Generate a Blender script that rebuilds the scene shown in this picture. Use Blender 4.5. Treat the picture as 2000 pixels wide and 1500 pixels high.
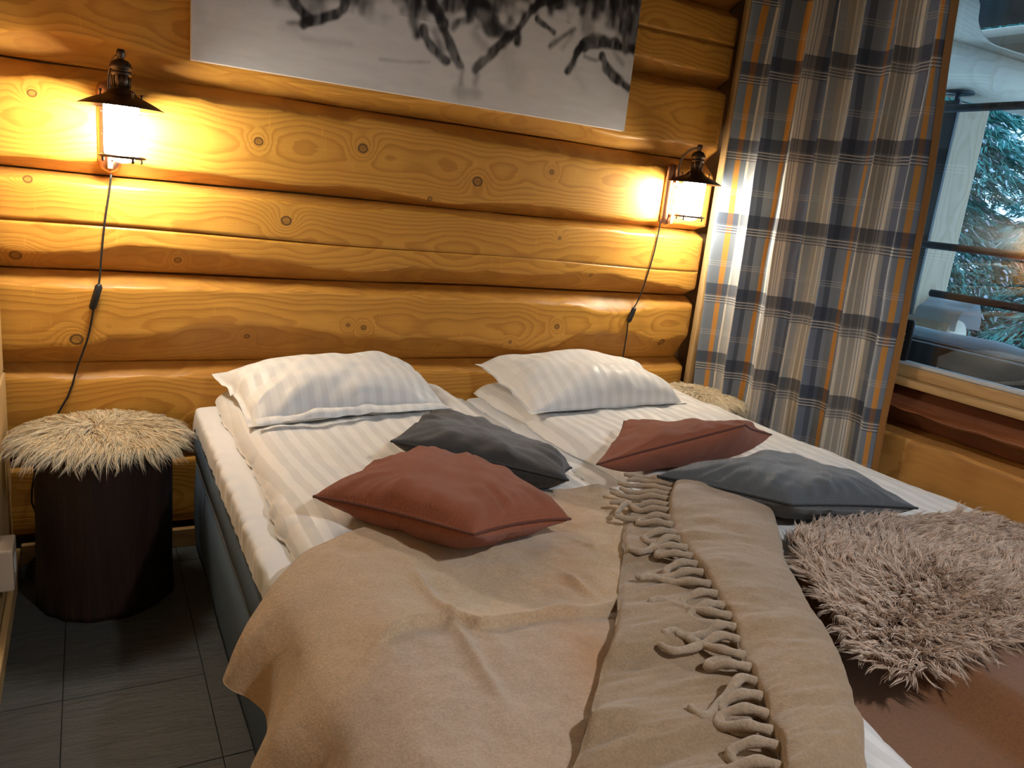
import bpy, math, random
import numpy as np
from mathutils import Vector, Matrix, Euler

for o in list(bpy.data.objects): bpy.data.objects.remove(o)
SC = bpy.context.scene
COL = SC.collection
rng = np.random.default_rng(7)
random.seed(7)

# ------------------------------------------------------------------ camera, world, exposure
cam_d = bpy.data.cameras.new('camera')
cam_d.sensor_width = 36.0
cam_d.lens = 1506.4 / 2000 * 36.0
cam_d.clip_start = 0.02
cam = bpy.data.objects.new('camera', cam_d)
CAM = np.array([.21, -2.4955, 1.22])
cam.location = CAM
cam.rotation_euler = Euler([math.radians(a) for a in (76.14218736, -5.99761669, -28.05938275)], 'XYZ')
COL.objects.link(cam)
SC.camera = cam

SC.view_settings.view_transform = 'Standard'
SC.view_settings.look = 'None'
SC.view_settings.gamma = 1.0
SC.view_settings.use_curve_mapping = False
SC.view_settings.exposure = 1.0

world = bpy.data.worlds.new('world')
SC.world = world
world.use_nodes = True
wn = world.node_tree
bg = wn.nodes['Background']
bg.inputs['Color'].default_value = (0.38, 0.67, 1.0, 1)      # even overcast winter sky
bg.inputs['Strength'].default_value = 2.5
LAMP_GLOW = 74.0
LAMP_GLOW_SIDE = 66.0
LAMP_COL = (1.0, 0.95, 0.80, 1)
FILL_GLOW = 520.0
FILL_COL = (0.95, 0.97, 1.0, 1)

# ------------------------------------------------------------------ measuring helper (photo survey -> room metres)
def _eul(rx, ry, rz):
    cx, sx, cy, sy, cz, sz = math.cos(rx), math.sin(rx), math.cos(ry), math.sin(ry), math.cos(rz), math.sin(rz)
    return (np.array([[cz, -sz, 0], [sz, cz, 0], [0, 0, 1]]) @ np.array([[cy, 0, sy], [0, 1, 0], [-sy, 0, cy]])
            @ np.array([[1, 0, 0], [0, cx, -sx], [0, sx, cx]]))
RM = _eul(*[math.radians(a) for a in (76.14218736, -5.99761669, -28.05938275)])
def _ray(x, y): return RM @ np.array([(x - 1000) / 1506.4, -(y - 750) / 1506.4, -1.0])
def PZ(x, y, z): d = _ray(x, y); return CAM + d * (z - CAM[2]) / d[2]
def PY(x, y, Y): d = _ray(x, y); return CAM + d * (Y - CAM[1]) / d[1]
def PX(x, y, X): d = _ray(x, y); return CAM + d * (X - CAM[0]) / d[0]

# ------------------------------------------------------------------ noise
def _hash(i, j, k, s):
    n = (i * 374761393 + j * 668265263 + k * 2147483647 + s * 974634757) & 0xFFFFFFFF
    n = ((n ^ (n >> 13)) * 1274126177) & 0xFFFFFFFF
    n = (n ^ (n >> 16)) & 0xFFFFFFFF
    return n / 4294967295.0
def vn(x, y=0., z=0., s=0):
    x, y, z = np.broadcast_arrays(np.asarray(x, float), np.asarray(y, float), np.asarray(z, float))
    xi, yi, zi = np.floor(x).astype(np.int64), np.floor(y).astype(np.int64), np.floor(z).astype(np.int64)
    fx, fy, fz = x - xi, y - yi, z - zi
    fx, fy, fz = fx*fx*(3-2*fx), fy*fy*(3-2*fy), fz*fz*(3-2*fz)
    r = 0
    for a in (0, 1):
        for b in (0, 1):
            for c in (0, 1):
                w = (fx if a else 1-fx) * (fy if b else 1-fy) * (fz if c else 1-fz)
                r = r + w * _hash(xi+a, yi+b, zi+c, s)
    return r * 2 - 1
def fbm(x, y=0., z=0., s=0, o=3):
    r, a, f = 0, 1., 1.
    for k in range(o):
        r = r + a * vn(np.asarray(x)*f, np.asarray(y)*f, np.asarray(z)*f, s + k*17)
        a *= .5; f *= 2.03
    return r
def sst(a, b, x):
    t = np.clip((x - a) / (b - a), 0, 1)
    return t*t*(3-2*t)

# ------------------------------------------------------------------ mesh helpers
def mesh_from(name, V, F, smooth=True, uv=None, attrs=None):
    """V (n,3); F (m,3|4) array or list of arrays"""
    V = np.asarray(V, float)
    Fs = F if isinstance(F, list) else [F]
    Fs = [np.asarray(f, np.int32) for f in Fs if len(f)]
    me = bpy.data.meshes.new(name)
    me.vertices.add(len(V))
    me.vertices.foreach_set('co', V.astype(np.float32).ravel())
    tot = [np.full(len(f), f.shape[1], np.int32) for f in Fs]
    tot = np.concatenate(tot)
    loops = np.concatenate([f.ravel() for f in Fs])
    me.loops.add(len(loops)); me.polygons.add(len(tot))
    me.loops.foreach_set('vertex_index', loops)
    st = np.zeros(len(tot), np.int32); st[1:] = np.cumsum(tot)[:-1]
    me.polygons.foreach_set('loop_start', st)
    me.polygons.foreach_set('use_smooth', np.full(len(tot), smooth, bool))
    if uv is not None:
        l = me.uv_layers.new(name='UVMap')
        l.data.foreach_set('uv', np.asarray(uv, np.float32)[loops].ravel())
    if attrs:
        for k, v in attrs.items():
            v = np.asarray(v, np.float32)
            if v.ndim == 1:
                a = me.attributes.new(k, 'FLOAT', 'POINT'); a.data.foreach_set('value', v)
            else:
                a = me.attributes.new(k, 'FLOAT_COLOR', 'POINT')
                a.data.foreach_set('color', np.concatenate([v, np.ones((len(v), 1), np.float32)], 1).ravel())
    me.update(calc_edges=True)
    me.validate()
    return me
def link(name, me, mat=None, parent=None, loc=None):
    o = bpy.data.objects.new(name, me)
    COL.objects.link(o)
    if mat and me is not None:
        if len(me.materials) == 0: me.materials.append(mat)
    if parent is not None: o.parent = parent
    if loc is not None: o.location = loc
    return o
def part(name, V, F, mat, parent=None, smooth=True, uv=None, attrs=None, origin=None):
    V = np.asarray(V, float)
    if origin is None:
        origin = np.array(parent.location) * 0 if parent is not None else None
    if parent is not None:
        V = V - np.array(parent_world(parent))
        return link(name, mesh_from(name, V, F, smooth, uv, attrs), mat, parent)
    org = V.mean(0) if origin is None else np.asarray(origin, float)
    return link(name, mesh_from(name, V - org, F, smooth, uv, attrs), mat, None, org)
def parent_world(p):
    l = np.array(p.location, float)
    if p.parent is not None: l = l + parent_world(p.parent)
    return l
def empty(name, loc=(0, 0, 0)):
    o = bpy.data.objects.new(name, None); COL.objects.link(o); o.location = loc
    o.empty_display_size = .05
    return o
def tag(o, label, cat, group=None):
    o['label'] = label; o['category'] = cat
    if group: o['group'] = group
    return o
def struct(o, label=None):
    o['kind'] = 'structure'
    if label: o['label'] = label
    return o

def grid_faces(nu, nv, wrap_u=False, off=0, flip=False):
    i = np.arange(nu if wrap_u else nu-1)[:, None]; j = np.arange(nv-1)[None, :]
    i2 = (i+1) % nu
    a = i*nv+j; b = i2*nv+j; c = i2*nv+j+1; d = i*nv+j+1
    f = np.stack([a, b, c, d], -1).reshape(-1, 4) + off
    return f[:, ::-1] if flip else f
class MB:
    def __init__(s): s.V = []; s.F4 = []; s.F3 = []; s.n = 0
    def add(s, V, F):
        V = np.asarray(V, float); F = np.asarray(F)
        (s.F4 if F.shape[1] == 4 else s.F3).append(F + s.n)
        s.V.append(V); s.n += len(V); return s
    def box(s, x0, x1, y0, y1, z0, z1, b=0.0):
        if b <= 0:
            V = np.array([[x, y, z] for x in (x0, x1) for y in (y0, y1) for z in (z0, z1)], float)
            F = [[0, 1, 3, 2], [4, 6, 7, 5], [0, 4, 5, 1], [2, 3, 7, 6], [0, 2, 6, 4], [1, 5, 7, 3]]
            return s.add(V, F)
        bm = __import__('bmesh').new()
        import bmesh
        bmesh.ops.create_cube(bm, size=1)
        for v in bm.verts:
            v.co = Vector(((x0+x1)/2 + v.co.x*(x1-x0), (y0+y1)/2 + v.co.y*(y1-y0), (z0+z1)/2 + v.co.z*(z1-z0)))
        bmesh.ops.bevel(bm, geom=list(bm.edges), offset=b, segments=2, affect='EDGES', profile=.6)
        bmesh.ops.triangulate(bm, faces=[f for f in bm.faces if len(f.verts) > 4])
        bm.verts.index_update()
        V = np.array([v.co[:] for v in bm.verts])
        q = [[v.index for v in f.verts] for f in bm.faces if len(f.verts) == 4]
        t = [[v.index for v in f.verts] for f in bm.faces if len(f.verts) == 3]
        bm.free()
        n0 = s.n
        s.V.append(V); s.n += len(V)
        if q: s.F4.append(np.array(q)+n0)
        if t: s.F3.append(np.array(t)+n0)
        return s
    def tube(s, pts, r, n=8, cap=True):
        V, F, caps = tube(pts, r, n)
        n0 = s.n
        s.add(V, F)
        if cap and len(caps): s.F3.append(caps + n0)
        return s
    def lathe(s, prof, c, n=32):
        prof = np.asarray(prof, float)   # (r,z)
        a = np.linspace(0, 2*math.pi, n, endpoint=False)
        V = np.stack([c[0] + np.cos(a)[:, None]*prof[None, :, 0], c[1] + np.sin(a)[:, None]*prof[None, :, 0],
                      np.broadcast_to(c[2] + prof[None, :, 1], (n, len(prof)))], -1).reshape(-1, 3)
        return s.add(V, grid_faces(n, len(prof), True))
    def faces(s):
        r = []
        if s.F4: r.append(np.concatenate(s.F4))
        if s.F3: r.append(np.concatenate(s.F3))
        return r
    def build(s, name, mat, parent=None, smooth=True, origin=None):
        return part(name, np.concatenate(s.V), s.faces(), mat, parent, smooth, origin=origin)

def spline(pts, n):
    P = np.asarray(pts, float)
    if len(P) < 3:
        t = np.linspace(0, 1, n)[:, None]; return P[0]*(1-t)+P[-1]*t
    Q = np.vstack([2*P[0]-P[1], P, 2*P[-1]-P[-2]])
    t = np.linspace(0, len(P)-1-1e-9, n); i = t.astype(int); f = (t-i)[:, None]
    a, b, c, d = Q[i], Q[i+1], Q[i+2], Q[i+3]
    return .5*((2*b)+(c-a)*f+(2*a-5*b+4*c-d)*f**2+(3*b-a-3*c+d)*f**3)
def tube(pts, r, n=8):
    P = np.asarray(pts, float); m = len(P)
    r = np.broadcast_to(np.asarray(r, float), (m,))
    T = np.gradient(P, axis=0); T /= np.linalg.norm(T, axis=1)[:, None] + 1e-12
    up = np.array([0, 0, 1.]) if abs(T[0, 2]) < .9 else np.array([1., 0, 0])
    u = np.cross(T[0], up); u /= np.linalg.norm(u)
    U = np.zeros_like(P)
    for i in range(m):
        u = u - T[i]*u.dot(T[i]); u /= np.linalg.norm(u) + 1e-12
        U[i] = u
    W = np.cross(T, U)
    a = np.linspace(0, 2*math.pi, n, endpoint=False)
    V = P[:, None] + r[:, None, None]*(np.cos(a)[None, :, None]*U[:, None] + np.sin(a)[None, :, None]*W[:, None])
    V = V.reshape(-1, 3)
    i = np.arange(m-1)[:, None]*n; j = np.arange(n)[None, :]; j2 = (j+1) % n
    F = np.stack([i+j, i+j2, i+n+j2, i+n+j], -1).reshape(-1, 4)
    caps = [[0, k+1, k] for k in range(1, n-1)] + [[(m-1)*n, (m-1)*n+k, (m-1)*n+k+1] for k in range(1, n-1)]
    return V, F, np.array(caps)

# ------------------------------------------------------------------ material helpers
class NT:
    def __init__(s, name):
        s.m = bpy.data.materials.new(name); s.m.use_nodes = True
        s.t = s.m.node_tree; s.t.nodes.clear()
        s.out = s.t.nodes.new('ShaderNodeOutputMaterial')
    def n(s, typ, ins=None, **kw):
        nd = s.t.nodes.new(typ)
        for k, v in kw.items(): setattr(nd, k, v)
        if ins:
            for k, v in ins.items():
                sock = nd.inputs[k]
                if hasattr(v, 'node'): s.t.links.new(v, sock)
                else: sock.default_value = v
        return nd
    def math(s, op, a, b=None, c=None, clamp=False):
        nd = s.t.nodes.new('ShaderNodeMath'); nd.operation = op; nd.use_clamp = clamp
        for i, v in enumerate((a, b, c)):
            if v is None: continue
            if hasattr(v, 'node'): s.t.links.new(v, nd.inputs[i])
            else: nd.inputs[i].default_value = v
        return nd.outputs[0]
    def vm(s, op, a, b=None):
        nd = s.t.nodes.new('ShaderNodeVectorMath'); nd.operation = op
        for i, v in enumerate((a, b)):
            if v is None: continue
            if hasattr(v, 'node'): s.t.links.new(v, nd.inputs[i])
            else: nd.inputs[i].default_value = v
        return nd.outputs['Value'] if op in ('LENGTH', 'DOT_PRODUCT', 'DISTANCE') else nd.outputs[0]
    def mix(s, f, a, b, blend='MIX'):
        nd = s.t.nodes.new('ShaderNodeMix'); nd.data_type = 'RGBA'; nd.blend_type = blend
        for i, v in ((0, f), (6, a), (7, b)):
            if hasattr(v, 'node'): s.t.links.new(v, nd.inputs[i])
            else: nd.inputs[i].default_value = v if i == 0 or len(v) == 4 else (*v, 1)
        return nd.outputs[2]
    def ramp(s, f, stops, interp='LINEAR'):
        nd = s.t.nodes.new('ShaderNodeValToRGB'); r = nd.color_ramp; r.interpolation = interp
        r.elements.remove(r.elements[1]); r.elements[0].position = stops[0][0]; r.elements[0].color = (*stops[0][1], 1)
        for p, c in stops[1:]:
            e = r.elements.new(p); e.color = (*c, 1)
        s.t.links.new(f, nd.inputs[0]); return nd.outputs[0]
    def noise(s, v, scale, detail=3, rough=.5, w=None, dist=0):
        nd = s.t.nodes.new('ShaderNodeTexNoise')
        nd.noise_dimensions = '4D' if w is not None else '3D'
        s.t.links.new(v, nd.inputs['Vector'])
        if w is not None:
            if hasattr(w, 'node'): s.t.links.new(w, nd.inputs['W'])
            else: nd.inputs['W'].default_value = w
        nd.inputs['Scale'].default_value = scale; nd.inputs['Detail'].default_value = detail
        nd.inputs['Roughness'].default_value = rough; nd.inputs['Distortion'].default_value = dist
        return nd.outputs[0]
    def obj(s): return s.n('ShaderNodeTexCoord').outputs['Object']
    def pos(s): return s.n('ShaderNodeNewGeometry').outputs['Position']
    def bump(s, h, strength=.3, dist=.01, nrm=None):
        nd = s.n('ShaderNodeBump', {'Height': h, 'Strength': strength, 'Distance': dist})
        if nrm is not None: s.t.links.new(nrm, nd.inputs['Normal'])
        return nd.outputs[0]
    def bsdf(s, **kw):
        ins = {k.replace('_', ' '): v for k, v in kw.items()}
        nd = s.n('ShaderNodeBsdfPrincipled', ins)
        s.t.links.new(nd.outputs[0], s.out.inputs[0]); return nd

def plain(name, col, rough=.6, metal=0., bump=0., bscale=60, sheen=0., var=.0, spec=.4):
    t = NT(name); o = t.obj()
    c = (*col, 1)
    kw = dict(Roughness=rough, Metallic=metal)
    nz = t.noise(o, bscale, 4)
    if var > 0:
        c = t.mix(nz, tuple(x*(1-var) for x in col), tuple(min(1, x*(1+var)) for x in col))
    b = t.bsdf(Base_Color=c, Specular_IOR_Level=spec, **kw)
    if bump > 0: t.t.links.new(t.bump(nz, bump, .004), b.inputs['Normal'])
    if sheen: b.inputs['Sheen Weight'].default_value = sheen; b.inputs['Sheen Roughness'].default_value = .5
    return t.m

def wood(name, light, dark, knots=(), axis='x', freq=150., pith=.13, rough=.45, ringamt=.55, spec=.35, warm=None):
    """growth rings around a pith that lies behind the hewn face, so that flat faces show cathedral grain"""
    t = NT(name)
    o = t.obj()
    sep = t.n('ShaderNodeSeparateXYZ', {0: o})
    X, Y, Z = sep.outputs
    if axis == 'y': X, Y = Y, X
    if axis == 'z': X, Z = Z, X
    rnd = t.n('ShaderNodeObjectInfo').outputs['Random']
    w = t.math('MULTIPLY', rnd, 37.0)
    along = t.n('ShaderNodeCombineXYZ', {0: X, 1: t.math('MULTIPLY', Y, .6), 2: t.math('MULTIPLY', Z, .6)}).outputs[0]
    wob1 = t.noise(along, 2.3, 2, .5, w)
    wob2 = t.noise(along, 1.3, 2, .5, t.math('ADD', w, 9.0))
    dz = t.math('MULTIPLY', t.math('SUBTRACT', wob2, .5), .16)
    dy = t.math('MULTIPLY', t.math('SUBTRACT', wob1, .5), .085)
    yy = t.math('ADD', t.math('SUBTRACT', Y, pith), dy)
    zz = t.math('ADD', Z, dz)
    r = t.math('SQRT', t.math('ADD', t.math('MULTIPLY', yy, yy), t.math('MULTIPLY', zz, zz)))
    kn = None; kpush = None
    if knots:
        P = t.pos()
        for (kx, kz, kr) in knots:
            d = t.vm('SUBTRACT', P, (kx, 0, kz))
            d = t.vm('MULTIPLY', d, (1/kr/1.15, 0, 1/kr))
            L = t.vm('LENGTH', d)
            kn = L if kn is None else t.math('MINIMUM', kn, L)
        kpush = t.math('POWER', 2.718, t.math('MULTIPLY', t.math('MULTIPLY', kn, kn), -.12))
        r = t.math('ADD', r, t.math('MULTIPLY', kpush, .03))
    fine = t.noise(t.vm('MULTIPLY', o, (6, 40, 40) if axis == 'x' else ((40, 6, 40) if axis == 'y' else (40, 40, 6))), 1.0, 3, .6, w)
    ph = t.math('ADD', t.math('MULTIPLY', r, freq), t.math('MULTIPLY', fine, .9))
    fr = t.math('FRACT', ph)
    band = t.ramp(fr, [(0, (0, 0, 0)), (.45, (.22, .22, .22)), (.8, (1, 1, 1)), (.93, (.85, .85, .85)), (1, (0, 0, 0))])
    c = t.mix(t.math('MULTIPLY', band, ringamt), light, dark)
    fib = t.noise(t.vm('MULTIPLY', o, (4, 300, 300) if axis == 'x' else ((300, 4, 300) if axis == 'y' else (300, 300, 4))), 1.0, 2, .6, w)
    c = t.mix(t.math('MULTIPLY', fib, .35), c, tuple(x*.55 for x in dark))
    big = t.noise(along, 3.0, 3, .5, t.math('ADD', w, 4.0))
    c = t.mix(t.math('MULTIPLY', t.math('SUBTRACT', big, .35, clamp=True), .9), c, tuple(x*1.25 for x in dark))
    # short pale adze scratches across the grain
    if axis == 'x':
        sc = t.noise(t.vm('MULTIPLY', o, (110, 20, 13)), 1.0, 2, .5, w)
        scm = t.ramp(sc, [(.66, (0, 0, 0)), (.74, (1, 1, 1))])
        c = t.mix(t.math('MULTIPLY', scm, .22), c, tuple(min(1, x*1.35) for x in light))
    wan = t.n('ShaderNodeAttribute', attribute_name='waney').outputs['Fac']
    wn_ = t.noise(along, 9.0, 4, .6, t.math('ADD', w, 2.0))
    c = t.mix(t.math('MULTIPLY', wan, t.ramp(wn_, [(.3, (.25, .25, .25)), (.7, (.8, .8, .8))])), c, tuple(x*.8+.02 for x in dark))
    hgt = t.math('SUBTRACT', t.math('MULTIPLY', fib, .5), t.math('MULTIPLY', band, .25))
    if kn is not None:
        ring = t.ramp(t.math('MULTIPLY', kn, .5), [(0, (.35, .35, .35)), (.12, (.55, .55, .55)), (.33, (.35, .35, .35)), (.42, (.95, .95, .95)), (.52, (.9, .9, .9)), (.62, (0, 0, 0))])
        c = t.mix(ring, c, (.10, .045, .015))
    b = t.bsdf(Base_Color=c, Roughness=rough, Specular_IOR_Level=spec)
    t.t.links.new(t.bump(hgt, .25, .003), b.inputs['Normal'])
    return t.m

def fabric(name, col, col2=None, weave=900., bump=.35, sheen=.25, rough=.85, uvs=True, mott=.25, wdist=.002):
    t = NT(name)
    co = t.n('ShaderNodeTexCoord').outputs['UV' if uvs else 'Object']
    s = t.n('ShaderNodeSeparateXYZ', {0: co})
    a = t.math('SINE', t.math('MULTIPLY', s.outputs[0], weave))
    b_ = t.math('SINE', t.math('MULTIPLY', s.outputs[1], weave))
    wv = t.math('MULTIPLY', a, b_)
    ob = t.obj()
    n1 = t.noise(ob, 22, 4, .6)
    c = t.mix(t.math('MULTIPLY', n1, mott*2), col, col2 or tuple(x*.6 for x in col))
    c = t.mix(t.math('MULTIPLY', t.math('ADD', t.math('MULTIPLY', wv, .5), .5), .3), c, tuple(x*.55 for x in col))
    b = t.bsdf(Base_Color=c, Roughness=rough, Specular_IOR_Level=.2)
    b.inputs['Sheen Weight'].default_value = sheen; b.inputs['Sheen Roughness'].default_value = .45
    h = t.math('ADD', t.math('MULTIPLY', wv, .5), t.math('MULTIPLY', t.noise(ob, 350, 3), .8))
    t.t.links.new(t.bump(h, bump, wdist), b.inputs['Normal'])
    return t.m

def wool(name, col, col2, scale=55., rough=.95, bump=.6, tints=None):
    t = NT(name); o = t.obj()
    n1 = t.noise(o, scale, 5, .7); n2 = t.noise(o, 4.0, 3, .6); n3 = t.noise(o, 260, 4, .75)
    c = t.mix(n1, tuple(x*.72 for x in col), tuple(min(1, x*1.28) for x in col))
    c = t.mix(t.ramp(n2, [(.40, (0, 0, 0)), (.62, (1, 1, 1))]), c, col2)
    for at, ac in (tints or ()):
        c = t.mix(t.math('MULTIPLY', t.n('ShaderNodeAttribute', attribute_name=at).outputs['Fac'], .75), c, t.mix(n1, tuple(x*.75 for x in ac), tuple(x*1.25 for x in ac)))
    c = t.mix(t.ramp(n3, [(.35, (.62, .62, .62)), (.65, (0, 0, 0))]), c, tuple(x*.5 for x in col))
    b = t.bsdf(Base_Color=c, Roughness=rough, Specular_IOR_Level=.15)
    b.inputs['Sheen Weight'].default_value = .35; b.inputs['Sheen Roughness'].default_value = .6
    t.t.links.new(t.bump(t.math('ADD', n1, t.math('MULTIPLY', n3, .6)), bump, .004), b.inputs['Normal'])
    return t.m

def satin(name, col, stripe=.042, rough=.55, amt=.86):
    """white bed linen with woven satin stripes; stripes differ in weave and a little in tone"""
    t = NT(name)
    uv = t.n('ShaderNodeTexCoord').outputs['UV']
    u = t.n('ShaderNodeSeparateXYZ', {0: uv}).outputs[0]
    fr = t.math('FRACT', t.math('DIVIDE', u, stripe))
    m = t.ramp(fr, [(0, (0, 0, 0)), (.47, (0, 0, 0)), (.5, (1, 1, 1)), (.97, (1, 1, 1)), (1, (0, 0, 0))])
    c = t.mix(m, col, tuple(x*amt for x in col))
    b = t.bsdf(Base_Color=c, Specular_IOR_Level=.3, Roughness=t.math('ADD', t.math('MULTIPLY', m, .25), rough-.1))
    b.inputs['Sheen Weight'].default_value = .1
    o = t.obj()
    t.t.links.new(t.bump(t.noise(o, 30, 5, .6), .12, .006), b.inputs['Normal'])
    return t.m

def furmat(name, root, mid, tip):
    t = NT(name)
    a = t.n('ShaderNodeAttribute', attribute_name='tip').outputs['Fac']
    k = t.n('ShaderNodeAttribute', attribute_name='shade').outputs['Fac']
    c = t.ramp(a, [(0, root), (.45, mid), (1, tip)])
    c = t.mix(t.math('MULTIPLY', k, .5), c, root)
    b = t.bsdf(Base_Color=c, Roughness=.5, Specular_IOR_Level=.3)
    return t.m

# ------------------------------------------------------------------ materials
KN = [(.091, 1.343, .009), (.667, 1.292, .011), (.988, 1.31, .013), (1.401, 1.248, .015), (1.694, 1.311, .008), (1.23, 1.175, .007),
      (.073, 1.122, .009), (.756, 1.065, .013), (.036, .915, .012), (.447, .922, .008), (.176, .684, .014), (1.025, .729, .008),
      (1.76, 1.078, .006), (1.596, .681, .006), (1.796, .742, .009), (2.327, .681, .013), (.651, .691, .007), (1.924, .946, .006), (.971, .737, .006)]
M_log = wood('log_pine', (.74, .375, .062), (.42, .165, .02), KN, freq=135., rough=.40, ringamt=.62)
M_logr = wood('log_pine_side', (.72, .36, .09), (.36, .145, .03), (), axis='y', freq=120., rough=.45, pith=.10)
M_logred = wood('log_peeled_red', (.30, .105, .04), (.16, .05, .02), (), axis='y', freq=60., rough=.35, ringamt=.4)
M_plank = wood('plank_pine', (.66, .43, .19), (.42, .24, .09), (), axis='y', freq=90., pith=.2)
M_trim = wood('trim_pine', (.62, .40, .17), (.42, .24, .09), (), axis='y', freq=90., pith=.1)
M_trimx = wood('trim_pine_long', (.50, .30, .12), (.32, .17, .06), (), axis='x', freq=90., pith=.1)
M_trimz = wood('trim_pine_upright', (.66, .44, .2), (.45, .26, .1), (), axis='z', freq=90., pith=.1)
M_ceil = wood('ceiling_boards', (.34, .33, .31), (.28, .27, .25), (), axis='x', freq=80., pith=.2)
M_front = plain('pale_plaster', (.60, .59, .57), .8, var=.05, bscale=6)
M_grey = wood('weathered_log', (.66, .54, .42), (.48, .38, .28), (), axis='x', freq=90., pith=.1, rough=.8)
M_greyz = wood('weathered_post', (.58, .41, .27), (.42, .28, .17), (), axis='z', freq=110., pith=.1, rough=.8)
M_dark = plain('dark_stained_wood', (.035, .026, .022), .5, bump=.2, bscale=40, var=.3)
M_slate_groove = plain('slate_joint', (.035, .036, .035), .9)
M_copper = plain('aged_copper', (.46, .22, .12), .32, 1.0, bump=.05, bscale=80)
M_bronze = plain('dark_bronze', (.10, .065, .045), .38, 1.0, bump=.08, bscale=120, var=.3)
M_black = plain('black_cord', (.012, .011, .011), .45)
M_screw = plain('copper_screw', (.55, .33, .2), .3, 1.0)
M_wall = plain('plain_board_wall', (.42, .27, .13), .7, var=.2, bscale=5)
M_white = plain('socket_plastic', (.55, .44, .33), .4)
M_chalk = plain('device_marks', (.8, .8, .8), .6)
M_sheet = plain('white_sheet', (.74, .745, .76), .75, bump=.12, bscale=40, sheen=.1)
M_base = fabric('blue_grey_upholstery', (.125, .18, .26), (.09, .135, .20), weave=1500., uvs=False, bump=.25, sheen=.0)
M_basep = fabric('upholstery_piping', (.06, .07, .09), None, weave=1500., uvs=False)
M_satin = satin('striped_satin_duvet', (.76, .75, .735))
M_satinp = satin('striped_satin_pillow', (.78, .775, .765), amt=.91)
M_brown = fabric('rust_brown_weave', (.33, .105, .052), (.23, .068, .036), weave=1250., bump=.6, mott=.3, sheen=.12, wdist=.0025)
M_gray = fabric('slate_grey_weave', (.095, .105, .115), (.065, .073, .082), weave=1250., bump=.6, sheen=.35, wdist=.0025)
M_char = fabric('charcoal_weave', (.052, .052, .055), (.036, .037, .04), weave=1250., bump=.6, sheen=.3, wdist=.0025)
M_pipb = plain('piping_rust', (.11, .032, .018), .8)
M_pipg = plain('piping_grey', (.03, .033, .037), .8)
M_blank = wool('beige_wool_blanket', (.62, .43, .245), (.57, .42, .265), tints=(('grey_check', (.45, .345, .28)), ('rust_band', (.50, .24, .085))))
M_throw = wool('oat_wool_throw', (.36, .24, .135), (.33, .23, .14))
M_fringe = wool('oat_wool_fringe', (.44, .33, .225), (.40, .30, .20), scale=120)
M_spread = wool('brown_fleece', (.19, .07, .018), (.21, .085, .022), scale=90, bump=.25)
M_fur = furmat('sheepskin_wool', (.26, .16, .105), (.66, .48, .37), (.93, .80, .68))
M_furw = furmat('pale_fur', (.58, .44, .26), (.82, .70, .50), (.93, .88, .75))
M_hide = plain('hide', (.10, .07, .05), .9)
M_hidew = plain('pale_hide', (.6, .48, .33), .9, bump=.3, bscale=90)
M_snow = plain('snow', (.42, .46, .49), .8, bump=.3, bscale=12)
M_trunk = plain('spruce_bark', (.10, .08, .07), .9, bump=.5, bscale=30, var=.4)

def mk_bark():
    t = NT('stump_bark'); o = t.obj()
    n = t.noise(t.vm('MULTIPLY', o, (38, 38, 3.5)), 1.0, 5, .65)
    n2 = t.noise(o, 7, 3)
    c = t.ramp(n, [(.3, (.010, .005, .004)), (.55, (.022, .009, .006)), (.75, (.05, .02, .010))])
    c = t.mix(t.math('MULTIPLY', n2, .4), c, (.03, .012, .009))
    b = t.bsdf(Base_Color=c, Roughness=.5)
    t.t.links.new(t.bump(n, .5, .012), b.inputs['Normal']); return t.m
M_bark = mk_bark()
def mk_slate():
    t = NT('slate_tile'); o = t.obj(); p = t.pos()
    rnd = t.n('ShaderNodeObjectInfo').outputs['Random']
    n = t.noise(t.vm('MULTIPLY', p, (7, 26, 7)), 1.0, 6, .65, t.math('MULTIPLY', rnd, 20.))
    n2 = t.noise(p, 5, 3)
    c = t.mix(n, (.030, .033, .032), (.075, .078, .074))
    c = t.mix(t.math('MULTIPLY', n2, .35), c, (.055, .05, .044))
    c = t.mix(t.math('MULTIPLY', rnd, .3), c, (.03, .033, .034))
    b = t.bsdf(Base_Color=c, Roughness=.55, Specular_IOR_Level=.4)
    t.t.links.new(t.bump(n, .7, .009), b.inputs['Normal']); return t.m
M_slate = mk_slate()
def mk_glass():
    t = NT('window_glass')
    tr = t.n('ShaderNodeBsdfTransparent', {'Color': (.93, .96, .97, 1)})
    gl = t.n('ShaderNodeBsdfGlossy', {'Roughness': .0, 'Color': (1, 1, 1, 1)})
    fr = t.n('ShaderNodeFresnel', {'IOR': 1.5})
    mx = t.n('ShaderNodeMixShader', {0: t.math('MULTIPLY', fr.outputs[0], 1.1, clamp=True), 1: tr.outputs[0], 2: gl.outputs[0]})
    t.t.links.new(mx.outputs[0], t.out.inputs[0]); return t.m
M_glass = mk_glass()
def mk_glow(name, glow):
    t = NT(name)
    e = t.n('ShaderNodeEmission', {'Color': LAMP_COL, 'Strength': glow})
    t.t.links.new(e.outputs[0], t.out.inputs[0]); return t.m
M_glow = mk_glow('lit_frosted_glass', LAMP_GLOW); M_glow2 = mk_glow('lit_frosted_glass_weak', LAMP_GLOW_SIDE)
M_bulb = mk_glow('bare_bulb_tip', 110.0)
def mk_print():
    t = NT('canvas_print')
    a = t.n('ShaderNodeAttribute', attribute_name='ink').outputs['Color']
    b = t.bsdf(Base_Color=a, Roughness=.6, Specular_IOR_Level=.25)
    o = t.obj()
    t.t.links.new(t.bump(t.noise(o, 900, 2), .08, .001), b.inputs['Normal']); return t.m
M_print = mk_print()
M_canvas = plain('canvas_edge', (.72, .68, .62), .7)
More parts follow.
